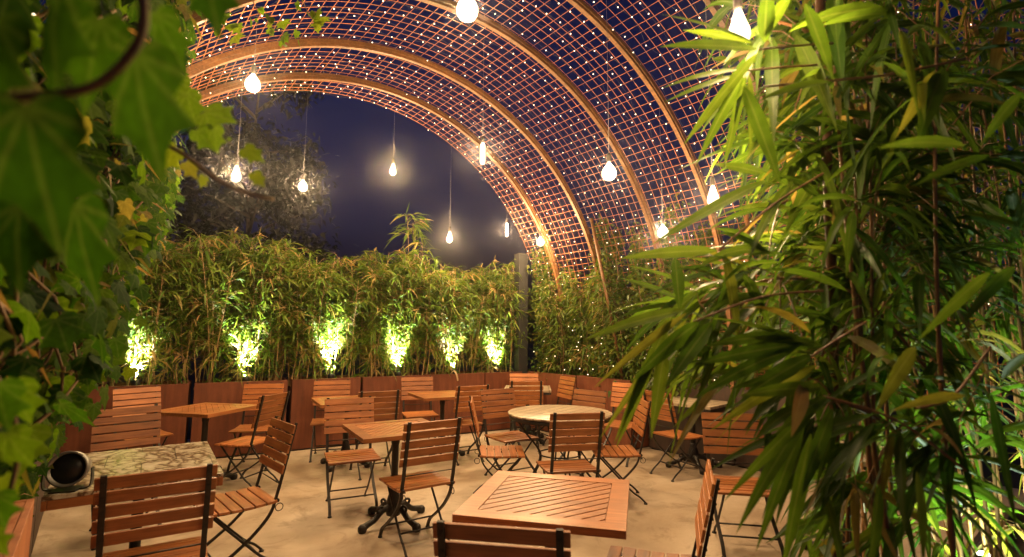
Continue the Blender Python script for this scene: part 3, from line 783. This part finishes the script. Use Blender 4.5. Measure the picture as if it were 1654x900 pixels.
# right hedge: climbers with small leaves on the mesh
def climber(seed, h, wid, n, L=(.035, .07), dep=.22):
    g = np.random.default_rng(seed); mb = MB(); st = []
    for i in range(7):
        y = g.uniform(-wid, wid); hh = h*g.uniform(.7, 1); p = [(g.uniform(-.06, .06), y, 0)]
        for k in range(1, 9): p.append((p[-1][0] + g.normal(0, .025), p[-1][1] + g.normal(0, .04), hh*k/8))
        st.append(np.array(p)); mb.tube([tuple(q) for q in p], .005, 5)
    base, dd, LL, WW, dr, rl, rv = [], [], [], [], [], [], []
    for j in range(n):
        c = st[g.integers(7)]; f = g.uniform(.2, 8)*.999; i = min(int(f), 7); p = c[i] + (c[i+1]-c[i])*(f-i)
        sp = dep*(1-.55*(f/8)); o = np.array([g.normal(0, sp*.5), g.normal(0, sp*.55), g.normal(0, .07)])
        a = g.uniform(0, 2*PI); e = g.normal(-.2, .6)
        base.append(p+o); dd.append((math.cos(a)*math.cos(e), math.sin(a)*math.cos(e), math.sin(e))); l = g.uniform(*L); LL.append(l); WW.append(l*g.uniform(.4, .62)); dr.append(g.uniform(0, .5)); rl.append(g.normal(0, .8))
        rv.append(min(1, max(0, g.normal(.45, .28))))
    V, T, k = blades(np.array(base), np.array(dd), np.array(LL), np.array(WW), np.array(dr), np.array(rl), FAR)
    return mb.mesh('stems', VINE), foliage('climber_leaves', [(V, T, k, np.array(rv))], CLIMB)
cv = [climber(200+i, 2.35, .24, 3600, (.05, .085)) for i in range(3)]
rh = [bamboo(230+i, 9, (.15, .24), 0, 1.55, 520, (.10, .2), (.015, .025), FAR, BAMBOO, CULM, .006, .05, lean=.08, lowdry=.15) for i in range(2)]
cl = [(5.72, 5.95, 1.0, 'climber column behind the bulb beside the grey post'), (5.78, 5.42, .78, 'low climber right of the far corner bulb'), (5.72, 4.85, 1.03, 'tall climber growing up the second arch rib'),
      (5.75, 4.35, .86, 'climber between the two tall leafy columns on the right'), (5.72, 3.86, 1.06, 'tall climber growing up the third arch rib'), (6.0, 3.3, .92, 'climber behind the low right-hand bulb'), (6.02, 2.7, .95, 'climber behind the hanging bamboo leaves, beyond the side table'), (6.0, 2.1, 1.0, 'nearest climber of the right hedge, behind the bamboo')]
for i, (x, y, s, lab) in enumerate(cl):
    cm, fm = cv[i % 3]; plant('climbing_plant', (x, y, .80), (i % 2)*PI + rnd.uniform(-.3, .3), cm, fm, lab, 'climber', 'climbers up the right side of the pergola', s, 'stems')
for i, y in enumerate((5.68, 5.1, 4.55, 3.95, 3.3, 2.6)):
    cm, fm = rh[i % 2]
    plant('bamboo_clump', (5.83 if y > 4.2 else 6.08, y, .80), rnd.uniform(-.3, .3), cm, fm, 'low bamboo clump in the right planter ' + ['next to the corner post', 'below the far corner bulb', 'behind the edge-on chair', 'behind the round table', 'behind the pale-topped side table', 'behind the drooping leaves'][i], 'bamboo', 'bamboo in the right planters', rnd.uniform(.9, 1.05))
# fairy lights woven through the right hedge
for k in range(5):
    s = empty('light_string', (5.6, 5.9-k*.62, 0)); pts = []
    for j in range(10):
        pts.append((rnd.uniform(-.14, .06) + (.0 if k < 3 else .2), rnd.uniform(-.3, .3), .95 + j*.075 + rnd.uniform(-.03, .03)))
    link('wire', MB().tube(pts, .0015, 3, cap=False).mesh('string_wire', CORDD), s)
    for p in pts: link('bulb', bulbme, s, p)
    tag(s, 'string of tiny lights woven through the climbers ' + ['beside the grey corner post', 'above the edge-on chair', 'behind the round table', 'over the pale-topped side table', 'behind the drooping bamboo leaves'][k], 'string lights', 'fairy light strings in the right hedge')

# ------------------------------------------------------------------ ivy on the left
IVO = np.array([(0, 0), (.22, -.12), (.45, -.02), (.52, .2), (.36, .36), (.56, .60), (.30, .66), (.16, .80), (0, 1.08), (-.16, .80), (-.30, .66), (-.56, .60), (-.36, .36), (-.52, .2), (-.45, -.02), (-.22, -.12)])
LVT[len(IVO)+1] = np.array([(0, .34, 0)] + [(x, y, 0) for x, y in IVO])
def ivy_leaves(base, tip, nor, L, curl, rv, wide=1.0):
    tip = norm(tip); nor = norm(nor - tip*np.sum(nor*tip, 1, keepdims=True)); side = np.cross(tip, nor)
    n = len(base); V = []
    pts = np.vstack([[(0, .34)], IVO])
    for (x, y) in pts:
        zz = -curl*(x*x*.9 + (y-.3)**2*.55)
        V.append(base + (side*x*wide + tip*y)*L[:, None] + nor*(zz*L)[:, None])
    V = np.stack(V, 1); m_ = len(IVO)
    T = np.array([(0, 1+i, 1+(i+1) % m_) for i in range(m_)])
    TT = (T[None] + (np.arange(n)*(m_+1))[:, None, None]).reshape(-1, 3)
    return V.reshape(-1, 3), TT, m_+1, rv
def ivy_surface(y, z):
    """how far the ivy's face stands into the patio at (y, z)"""
    s = (y/4.0)*(-.05 + .33*min(max(z-1.3, 0), 1.0)) - .14*max(0, 1.6-y) + .035*math.sin(y*2.3+z*1.1) + .035*math.sin(z*3.7-y*1.7)
    if y < 2.75 and z < 1.35: s -= (1.35-z)*.55
    if z < 1.2: s -= (1.2-z)*.42
    v = VX - math.sqrt(max(0, VR**2-(z-VZ)**2)) + .03 if z < VZ+VR else s
    return max(s, v)
def ivy_plant(seed, y0, y1, z0, z1, n, L, label, depth=.45):
    g = np.random.default_rng(seed); B, Tp, Nn, LL, cu, rv = [], [], [], [], [], []
    t = empty('ivy', (-.35, (y0+y1)/2, 0)); O = np.array([-.35, (y0+y1)/2, 0])
    for i in range(n):
        y, z = g.uniform(y0, y1), g.uniform(z0, z1); d_ = depth*g.beta(1, 2.2)
        x = ivy_surface(y, z) - d_ + g.normal(0, .03)
        B.append(np.array([x, y, z]) - O); Tp.append((g.normal(.25, .35), g.normal(-.1, .55), -1+g.normal(0, .4))); Nn.append((.6+g.normal(0, .45), g.normal(-.6, .5), .45+g.normal(0, .45)))
        LL.append(g.uniform(*L)); cu.append(g.uniform(0, .6)); rv.append(g.uniform(.95, 1) if g.random() < .035 else min(.93, max(0, g.normal(.42, .27))))
    V, T, k, r_ = ivy_leaves(np.array(B), np.array(Tp), np.array(Nn), np.array(LL), np.array(cu), np.array(rv))
    link('foliage', foliage('ivy_foliage', [(V, T, k, r_)], IVY), t)
    nd = n//6; bs = []
    for i in range(nd):
        y, z = g.uniform(y0, y1), g.uniform(z0, z1); bs.append((ivy_surface(y, z) - .35*g.beta(1, 1.6) - O[0], y-O[1], z))
    V, T, k = blades(np.array(bs), np.stack([g.normal(.3, .5, nd), g.normal(0, .6, nd), g.normal(-.5, .5, nd)], 1), g.uniform(.05, .12, nd), g.uniform(.008, .018, nd), g.uniform(0, .6, nd), g.normal(0, .8, nd), FAR)
    link('dry_foliage', foliage('ivy_dry', [(V, T, k, g.uniform(.9, 1.0, nd))], BAMBOO), t)
    mb = MB()
    for i in range(int(14*(y1-y0))+4):
        y, z = g.uniform(y0, y1), z0+g.uniform(0, (z1-z0)*.4); p = []
        for k2 in range(7):
            p.append((ivy_surface(y, z)-g.uniform(.02, .2)+.35, y-O[1], z)); y += g.normal(0, .08); z += (z1-z0)*.12
        mb.tube(smooth_path(p, 3), .0035, 5)
    link('stems', mb.mesh('ivy_stems', VINE), t)
    return tag(t, label, 'ivy', 'ivy down the left side')
ivy_plant(301, .75, 1.9, .86, 2.2, 700, (.05, .085), 'dark ivy close to us down the left edge of the picture')
ivy_plant(302, 1.9, 3.2, .8, 2.4, 1200, (.045, .08), 'ivy behind the floodlight and stone table')
ivy_plant(303, 3.2, 4.7, .6, 2.6, 1800, (.045, .08), 'ivy hanging beside the chair that faces the stone table')
ivy_plant(304, 4.7, 6.5, 0.6, 2.9, 2000, (.045, .08), 'ivy at the far left corner lit by the leftmost uplight')
ivy_plant(305, 1.2, 2.9, 2.2, 4.0, 1800, (.045, .075), 'ivy climbing overhead at the upper left, nearest half')
ivy_plant(306, 2.9, 5.1, 2.4, 3.75, 2400, (.04, .075), 'yellow-lit ivy climbing the left foot of the arches')

# twig with leaves crossing in front of the small left bulb
def ivy_twig(name, pix, dep, leaves, label, r=.003, wide=.85):
    P = [at(px, py, dep if not isinstance(dep, (list, tuple)) else dep[i]) for i, (px, py) in enumerate(pix)]
    O = P[0]; t = empty(name, tuple(O))
    link('stem', MB().tube(smooth_path([tuple(p-O) for p in P], 5), r, 7).mesh('twig', VINE), t)
    B, Tp, Nn, LL, cu, rv = [], [], [], [], [], []
    for (bx, by, tx, ty, d0, face, rvv) in leaves:
        b, e = at(bx, by, d0), at(tx, ty, d0*(1+rnd.uniform(-.03, .03))); B.append(b-O); Tp.append(e-b); LL.append(np.linalg.norm(e-b)/1.08); Nn.append(-CF + CR*face[0] + CU*face[1]); cu.append(rnd.uniform(.1, .5)); rv.append(rvv)
    V, T, k, r_ = ivy_leaves(np.array(B), np.array(Tp), np.array(Nn), np.array(LL), np.array(cu), np.array(rv), wide)
    link('foliage', foliage('twig_leaves', [(V, T, k, r_)], IVY), t)
    return tag(t, label, 'ivy')
ivy_twig('ivy_twig', [(250, 225), (300, 252), (350, 290), (400, 312), (442, 322)], .75,
  [(395, 240, 428, 262, .75, (.3, .3), .85), (345, 205, 350, 250, .76, (-.2, .2), .8), (318, 210, 350, 246, .77, (.2, .2), .7), (330, 180, 381, 196, .78, (.1, .4), .8), (300, 150, 318, 205, .8, (.1, .1), .75), (410, 280, 428, 303, .75, (.5, .2), .9),
   (285, 240, 262, 275, .76, (.2, .3), .9), (300, 262, 318, 290, .76, (0, .3), .95), (268, 215, 240, 245, .78, (.1, .5), .8), (372, 226, 366, 222, .75, (.1, .1), .8), (330, 285, 322, 305, .75, (.1, .1), .9), (280, 130, 300, 180, .85, (.1, .1), .8)],
  'thin vine twig with pale pointed leaves crossing before the small left bulb')
# near, out-of-focus branch and big leaves
ivy_twig('ivy_branch', [(-60, 165), (60, 155), (150, 140), (205, 95), (232, 40), (225, -60)], .38,
  [(40, 170, 90, 420, .36, (.2, .3), .12), (215, 85, 252, 300, .40, (.1, .2), .25), (330, -60, 352, 62, .42, (.2, .2), .10), (95, -30, 60, 170, .40, (-.3, .3), .2), (160, 30, 130, 190, .44, (.2, .4), .35), (-10, 30, -30, 200, .38, (.2, .2), .2),
   (120, 330, 150, 500, .5, (-.2, .1), .15), (250, 20, 300, 120, .5, (.1, .3), .45), (30, 330, 20, 480, .45, (.3, .2), .1)],
  'big blurred ivy leaves and brown branch right before the camera at the upper left', .0036, .62)
ivy_twig('ivy_twig', [(-40, 560), (10, 640), (30, 720), (15, 800)], .62,
  [(20, 620, 48, 690, .62, (.2, .3), .7),  (10, 700, 50, 760, .6, (.2, .2), .75), (5, 770, 30, 800, .62, (.2, .5), .85), (-5, 620, 12, 700, .58, (.3, .2), .4),  (-10, 800, 5, 860, .6, (.3, .3), .45),  (-20, 860, 10, 900, .62, (.2, .3), .8)],
  'out-of-focus green ivy leaves at the lower left before the floodlight')
# strands of small leaves hanging at the top
for j, (pix, dep) in enumerate((([(395, -30), (420, 25), (445, 45), (470, 62)], 3.1), ([(480, -20), (495, 15), (505, 32)], 3.1), ([(330, -20), (352, 20), (366, 48)], 3.0))):
    lv = []
    for (px, py) in pix:
        for q in range(5):
            x_, y_ = px+rnd.uniform(-18, 16), py+rnd.uniform(-14, 12); lv.append((x_, y_, x_+rnd.uniform(-5, 8), y_+rnd.uniform(7, 14), dep*(1+rnd.uniform(-.02, .02)), (rnd.uniform(-.4, .4), rnd.uniform(-.2, .5)), rnd.uniform(.75, .95)))
    ivy_twig('ivy_twig', pix, dep, lv, ['longest ivy strand dangling over the ribs at the top', 'short ivy strand hanging right of the longest one', 'small ivy strand next to the blurred leaf'][j], .0025)

# ------------------------------------------------------------------ near bamboo at the right
nearspec = [  # x, y, z0, z1, canes, twigs, seed, label
 (1.75, .42, .36, 3.3, 4, 120, 400, 'large bamboo at the right front, leaves reaching over the patio'),
 (2.0, .58, .36, 3.1, 3, 105, 401, 'bamboo with long drooping leaves hanging before the round table side'),
 (2.45, .30, .36, 3.6, 9, 120, 402, 'dense bamboo thicket with thin brown canes at right'),
 (3.05, .42, .36, 3.6, 12, 115, 403, 'bamboo thicket lit green from below at the right edge'),
 (3.7, .32, .36, 3.4, 10, 90, 404, 'rearmost bamboo thicket at the far right, mostly in shadow'),
 (2.75, .66, .36, 2.9, 4, 120, 405, 'bamboo behind the long leaves, in front of the right hedge'),
]
for x, y, z0, z1, nc, ntw, sd, lab in nearspec:
    cm, fm = bamboo(sd, nc, (.22, .16), 0, z1-z0, ntw, (.15, .27), (.017, .029), NEAR, BAMBOONEAR, CULMRED, .0075, .05, (.15, .42), (4, 7), .14, dry=.04, drp=(.2, .85), keep=lambda P: (P[:, 1]+y) < (P[:, 0]+x)*np.where(P[:, 2]+z0 < 1.35, .43, np.where(P[:, 2]+z0 < 2.0, .53, .57)))
    plant('bamboo_clump', (x, y, z0), 0, cm, fm, lab, 'bamboo', 'near bamboo at the right')
# single thick dark cane
t = empty('bamboo_cane', tuple(at(1347, 900, 1.55)))
O = np.array(t.location); pts = [at(1349, 900, 1.55)-O, at(1346, 560, 1.55)-O, at(1340, 350, 1.55)-O, at(1330, 150, 1.55)-O, at(1322, -60, 1.55)-O]
mb = MB(); sp = smooth_path([tuple(p) for p in pts], 12); mb.tube(sp, [.0145 if i % 8 else .0175 for i in range(len(sp))], 9)
link('cane', mb.mesh('thick_cane', CULMDARK), t); 
tag(t, 'single thick dark brown cane standing in front of the right bamboo', 'bamboo cane')
# hand-placed long leaf fans in front
def fan(name, joint, leaves, label, dep, stem=None, m=BAMBOONEAR):
    O = at(*joint, dep); t = empty(name, tuple(O)); B, D_, L_, W_, dr, rl, rv = [], [], [], [], [], [], []
    for (bx, by, tx, ty, wpx, dd, rvv) in leaves:
        b, e = at(bx, by, dep), at(tx, ty, dep*dd); v = e-b; l = np.linalg.norm(v); k = rnd.uniform(.06, .16)
        v2 = v.copy(); v2[2] += k*l; B.append(b-O); D_.append(v2); L_.append(l*1.02); W_.append(wpx*.66*dep/F); dr.append(k); 
        dn = norm(v2[None])[0]; sd = norm(np.cross(dn, [0, 0, 1.0])[None])[0]; nn = np.cross(sd, dn); tgt = -CF + CU*.35
        rl.append(math.atan2(-(sd @ tgt), nn @ tgt) + rnd.uniform(-.5, .5)); rv.append(rvv)
    V, T, k = blades(np.array(B), np.array(D_), np.array(L_), np.array(W_), np.array(dr), np.array(rl), NEAR, .14)
    link('foliage', foliage('fan_leaves', [(V, T, k, np.array(rv))], m), t)
    st = stem or [(joint[0]+120, joint[1]-10), (joint[0]+60, joint[1]-6), joint]
    P = [tuple(at(px, py, dep*1.01)-O) for px, py in st]
    link('stem', MB().tube(smooth_path(P, 5), .0028, 6).mesh('fan_stem', CULMRED), t)
    return tag(t, label, 'bamboo', 'bamboo sprays in front at the right')
fan('bamboo_spray', (1225, 80), [(1225, 72, 1064, 22, 26, .97, .6), (1225, 80, 1068, 76, 34, .95, .55), (1215, 70, 1100, 48, 24, 1.05, .7), (1235, 70, 1240, -40, 40, .95, .4), (1225, 85, 1130, 205, 26, 1, .7), (1232, 60, 1290, -30, 30, 1, .6)], 'topmost fan of pointed bamboo leaves reaching left over the mesh', 1.15)
fan('bamboo_spray', (1200, 115), [(1200, 112, 1075, 142, 22, .98, .7), (1195, 120, 1076, 165, 24, 1, .65), (1200, 118, 1113, 225, 26, 1.02, .7), (1202, 120, 1135, 250, 30, 1, .55), (1205, 120, 1172, 262, 24, 1.02, .6), (1210, 120, 1212, 235, 24, 1, .75)], 'fan of bamboo leaves hanging left of the upper right bulb', 1.25)
fan('bamboo_spray', (1235, 140), [(1200, 138, 1255, 285, 38, .95, .5), (1345, 132, 1228, 165, 34, .95, .6), (1300, 5, 1342, 120, 40, .92, .45), (1525, 110, 1488, 222, 44, .92, .5), (1510, 115, 1452, 215, 34, .95, .9)], 'bright bamboo leaves crossing beside the thick cane', 1.1, [(1560, 95), (1440, 120), (1345, 130), (1235, 140)])
fan('bamboo_spray', (1160, 405), [(1235, 280, 1150, 265, 24, .98, .6), (1240, 290, 1060, 392, 30, .95, .6), (1160, 405, 1003, 418, 30, .97, .7), (1090, 415, 1098, 500, 34, .95, .3), (1170, 410, 1190, 540, 40, .95, .88), (1200, 440, 1240, 520, 26, 1, .4)], 'spray of bamboo leaves arching left before the low right bulb', 1.3, [(1330, 280), (1250, 330), (1160, 405)])
fan('bamboo_spray', (1120, 520), [(1110, 500, 950, 548, 30, .95, .65), (1110, 505, 968, 620, 22, .95, .9), (1110, 515, 985, 690, 22, .96, .88), (1090, 500, 1000, 700, 26, .95, .72), (1060, 560, 1000, 712, 30, .94, .8), (1075, 560, 1055, 690, 34, .94, .75), (1130, 520, 1030, 610, 44, .92, .25), (1150, 520, 1080, 620, 40, .92, .2)], 'long drooping bamboo leaves with dry tips hanging before the round table', 1.2, [(1330, 470), (1230, 480), (1120, 520)])
fan('bamboo_spray', (1330, 640), [(1330, 625, 1195, 640, 34, .95, .6), (1335, 640, 1255, 700, 26, .92, .4), (1300, 620, 1280, 700, 40, .9, 1.0), (1330, 645, 1180, 800, 32, .94, .55), (1310, 660, 1205, 840, 34, .95, .45), (1300, 680, 1230, 870, 30, .97, .4), (1345, 660, 1300, 790, 36, .95, .3), (1310, 700, 1270, 900, 42, .95, .5)], 'green bamboo leaves fanning down in front of the half-hidden chair at the right', 1.05, [(1560, 760), (1450, 680), (1330, 640)])
fan('bamboo_spray', (1480, 660), [(1480, 560, 1420, 660, 40, .9, .88), (1600, 440, 1490, 545, 40, .9, .55), (1640, 430, 1560, 520, 30, .9, .5), (1480, 760, 1490, 910, 46, .88, .6), (1420, 780, 1405, 920, 44, .9, .3), (1560, 640, 1440, 665, 26, .92, .9), (1650, 150, 1590, 230, 30, .95, .5), (1560, 235, 1420, 240, 34, .92, .55), (1600, 250, 1480, 300, 30, .95, .5)], 'dim broad bamboo leaves close to us at the lower right', .95, [(1600, 560), (1540, 640), (1480, 660)])
fan('bamboo_spray', (1290, 590), [(1290, 560, 1130, 640, 34, .95, .2), (1300, 555, 1120, 590, 36, .95, .25), (1310, 575, 1200, 645, 40, .95, .3), (1280, 545, 1140, 560, 30, .97, .45), (1320, 590, 1160, 690, 34, .96, .88), (1330, 560, 1190, 540, 28, 1, .5)], 'dark green bamboo leaves sweeping left in the middle of the right bamboo', 1.15, [(1400, 520), (1350, 550), (1290, 590)])

def branch(name, path, joints, dep, label, seed, lean=(150, 262), Lp=(80, 165), n=(7, 11), rvm=.45):
    g = random.Random(seed); O = at(*path[0], dep); t = empty(name, tuple(O)); mb = MB()
    mb.tube(smooth_path([tuple(at(px, py, dep*1.02)-O) for px, py in path], 6), .0045, 6)
    B, D_, L_, W_, dr, rl, rv = [], [], [], [], [], [], []
    for (jx, jy) in joints:
        dj = dep*g.uniform(.88, 1.22); k0 = min(path, key=lambda q: (q[0]-jx)**2+(q[1]-jy)**2)
        mb.tube(smooth_path([tuple(at(k0[0], k0[1], dep*1.02)-O), tuple(at((k0[0]+jx)/2, (k0[1]+jy)/2-12, (dj+dep)/2)-O), tuple(at(jx, jy, dj)-O)], 4), .002, 5)
        for q in range(g.randint(*n)):
            a = math.radians(g.uniform(*lean)); l = g.uniform(*Lp); bx, by = jx+g.uniform(-28, 28), jy+g.uniform(-22, 22)
            b, e = at(bx, by, dj), at(bx+l*math.cos(a), by-l*math.sin(a), dj*g.uniform(.86, 1.1)); v = e-b; ln = np.linalg.norm(v); k = g.uniform(.05, .4)
            v2 = v.copy(); v2[2] += k*ln; B.append(b-O); D_.append(v2); L_.append(ln); W_.append(ln*g.uniform(.085, .13)); dr.append(k); rl.append(g.gauss(0, .7)); rv.append(min(1, max(0, g.gauss(rvm, .22))) if g.random() > .05 else g.uniform(.9, 1))
    V, T, k = blades(np.array(B), np.array(D_), np.array(L_), np.array(W_), np.array(dr), np.array(rl), NEAR, .16)
    link('foliage', foliage('branch_leaves', [(V, T, k, np.array(rv))], BAMBOONEAR), t); link('stem', mb.mesh('branch_stem', CULMRED), t)
    return tag(t, label, 'bamboo', 'arching bamboo branches at the right')
branch('bamboo_branch', [(1480, 420), (1400, 350), (1320, 310), (1260, 330)], [(1270, 320), (1330, 330), (1280, 385), (1350, 400), (1410, 330), (1240, 420), (1400, 440), (1340, 250), (1420, 230)], 1.55, 'arching bamboo branch right of the third rib foot, leaves hanging in layers', 1)
branch('bamboo_branch', [(1500, 600), (1390, 480), (1260, 450), (1130, 490)], [(1115, 470), (1170, 470), (1230, 480), (1290, 490), (1150, 540), (1220, 550), (1300, 560), (1370, 520), (1180, 590), (1260, 600), (1340, 600), (1430, 560), (1190, 440)], 1.4, 'dense arching bamboo branch over the pale-topped side table', 2)
branch('bamboo_branch', [(1560, 820), (1450, 700), (1350, 650), (1270, 680)], [(1325, 680), (1370, 700), (1430, 690), (1345, 760), (1400, 780), (1470, 760), (1370, 840), (1440, 850), (1300, 610), (1530, 700)], 1.3, 'low arching bamboo branch hanging over the floor at the lower right', 3, lean=(190, 280), rvm=.3)
branch('bamboo_branch', [(1560, 200), (1450, 120), (1330, 60), (1240, 30)], [(1260, 40), (1320, 70), (1390, 60), (1350, 140), (1430, 150), (1290, 150), (1270, 220), (1360, 220), (1480, 90), (1440, 10), (1340, 0)], 1.5, 'upper arching bamboo branch across the top right of the picture', 4, lean=(170, 300))

# uplights behind the near bamboo
uplight(2.75, .38, .36, 24, 'uplight glowing green through the bamboo canes at the lower right', (0, .1), 110, (.75, 1, .66))
uplight(3.45, .55, .36, 22, 'second uplight behind the bamboo canes near the right edge', (.1, -.1), 110, (.85, 1, .7))
uplight(2.25, .52, .36, 16, 'uplight hidden low in the bamboo thicket nearest the thick cane', (.05, .0), 100, (.7, 1, .66))

# dried bamboo leaf curling out over the planter rim
g_ = at(760, 622, 7.6)
t = tag(link('dry_leaf', MB().tube(smooth_path([(4.28, front_y(4.28)-.03, .80), (4.25, front_y(4.25)-.05, .88), (4.22, front_y(4.22)-.03, .95), (4.20, front_y(4.2)+.04, .9)], 5), 0, flat=(.012, .003)).mesh('dry_leaf', simple('dry_leaf', (.55, .40, .24), .7))), 'pale dried leaf curling over the planter rim behind the small far table', 'dry leaf')

V, T, k = blades(np.array([[0, 0, .004]]), np.array([[1., .3, .12]]), np.array([.07]), np.array([.03]), np.array([.25]), np.array([.3]), MID)
t = tag(link('fallen_leaf', foliage('fallen_leaf', [(V, T, k, np.array([1.0]))], BAMBOO), None, (1.46, 3.02, .001)), 'small dark fallen leaf lying on the floor left of the near table', 'fallen leaf')

# ------------------------------------------------------------------ dark tree behind the hedge
def tree(x, y, h, rad, n, seed, lab):
    g = np.random.default_rng(seed); t = empty('tree', (x, y, 0)); mb = MB()
    mb.tube(smooth_path([(0, 0, 0), (.05, .02, h*.3), (-.03, .05, h*.62), (.03, 0, h*.95)], 5), [.06*(1-.8*i/15) for i in range(16)], 9)
    tips = []
    for i in range(34):
        z = h*g.uniform(.25, .9); a = g.uniform(0, 2*PI); l = rad*g.uniform(.5, 1.05)*(1.15-.75*(z/h)); e = g.uniform(.1, .7)
        q = np.array([math.cos(a)*l, math.sin(a)*l, z + l*e]); m_ = q*.5 + np.array([0, 0, z*.5+.05]); mb.tube([(0, 0, z), tuple(m_), tuple(q)], [.03, .018, .006], 5)
        tips += [m_ + (q-m_)*s for s in (.2, .5, .8, 1)]
    link('trunk', mb.mesh('tree_trunk', BARK), t)
    tips = np.array(tips); idx = g.integers(len(tips), size=n); base = tips[idx] + g.normal(0, .17, (n, 3))
    a = g.uniform(0, 2*PI, n); e = g.normal(-.3, .6, n); d = np.stack([np.cos(a)*np.cos(e), np.sin(a)*np.cos(e), np.sin(e)], 1)
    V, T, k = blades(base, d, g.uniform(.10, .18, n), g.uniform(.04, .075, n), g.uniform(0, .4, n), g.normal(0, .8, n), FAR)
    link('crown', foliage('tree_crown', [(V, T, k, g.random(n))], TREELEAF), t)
    return tag(t, lab, 'tree')
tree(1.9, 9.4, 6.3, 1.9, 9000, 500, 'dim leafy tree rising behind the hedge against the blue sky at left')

# ------------------------------------------------------------------ render settings
scn.render.engine = 'CYCLES'
c = scn.cycles
c.use_denoising = True; c.max_bounces = 8; c.diffuse_bounces = 5; c.glossy_bounces = 3; c.transmission_bounces = 4; c.transparent_max_bounces = 4
c.sample_clamp_indirect = 4; c.sample_clamp_direct = 0; c.caustics_reflective = False; c.caustics_refractive = False; c.use_light_tree = True
try: c.denoiser = 'OPENIMAGEDENOISE'
except Exception: pass
scn.view_settings.view_transform = 'Standard'; scn.view_settings.look = 'None'; scn.view_settings.exposure = 0.44; scn.view_settings.gamma = 1; scn.view_settings.use_curve_mapping = False
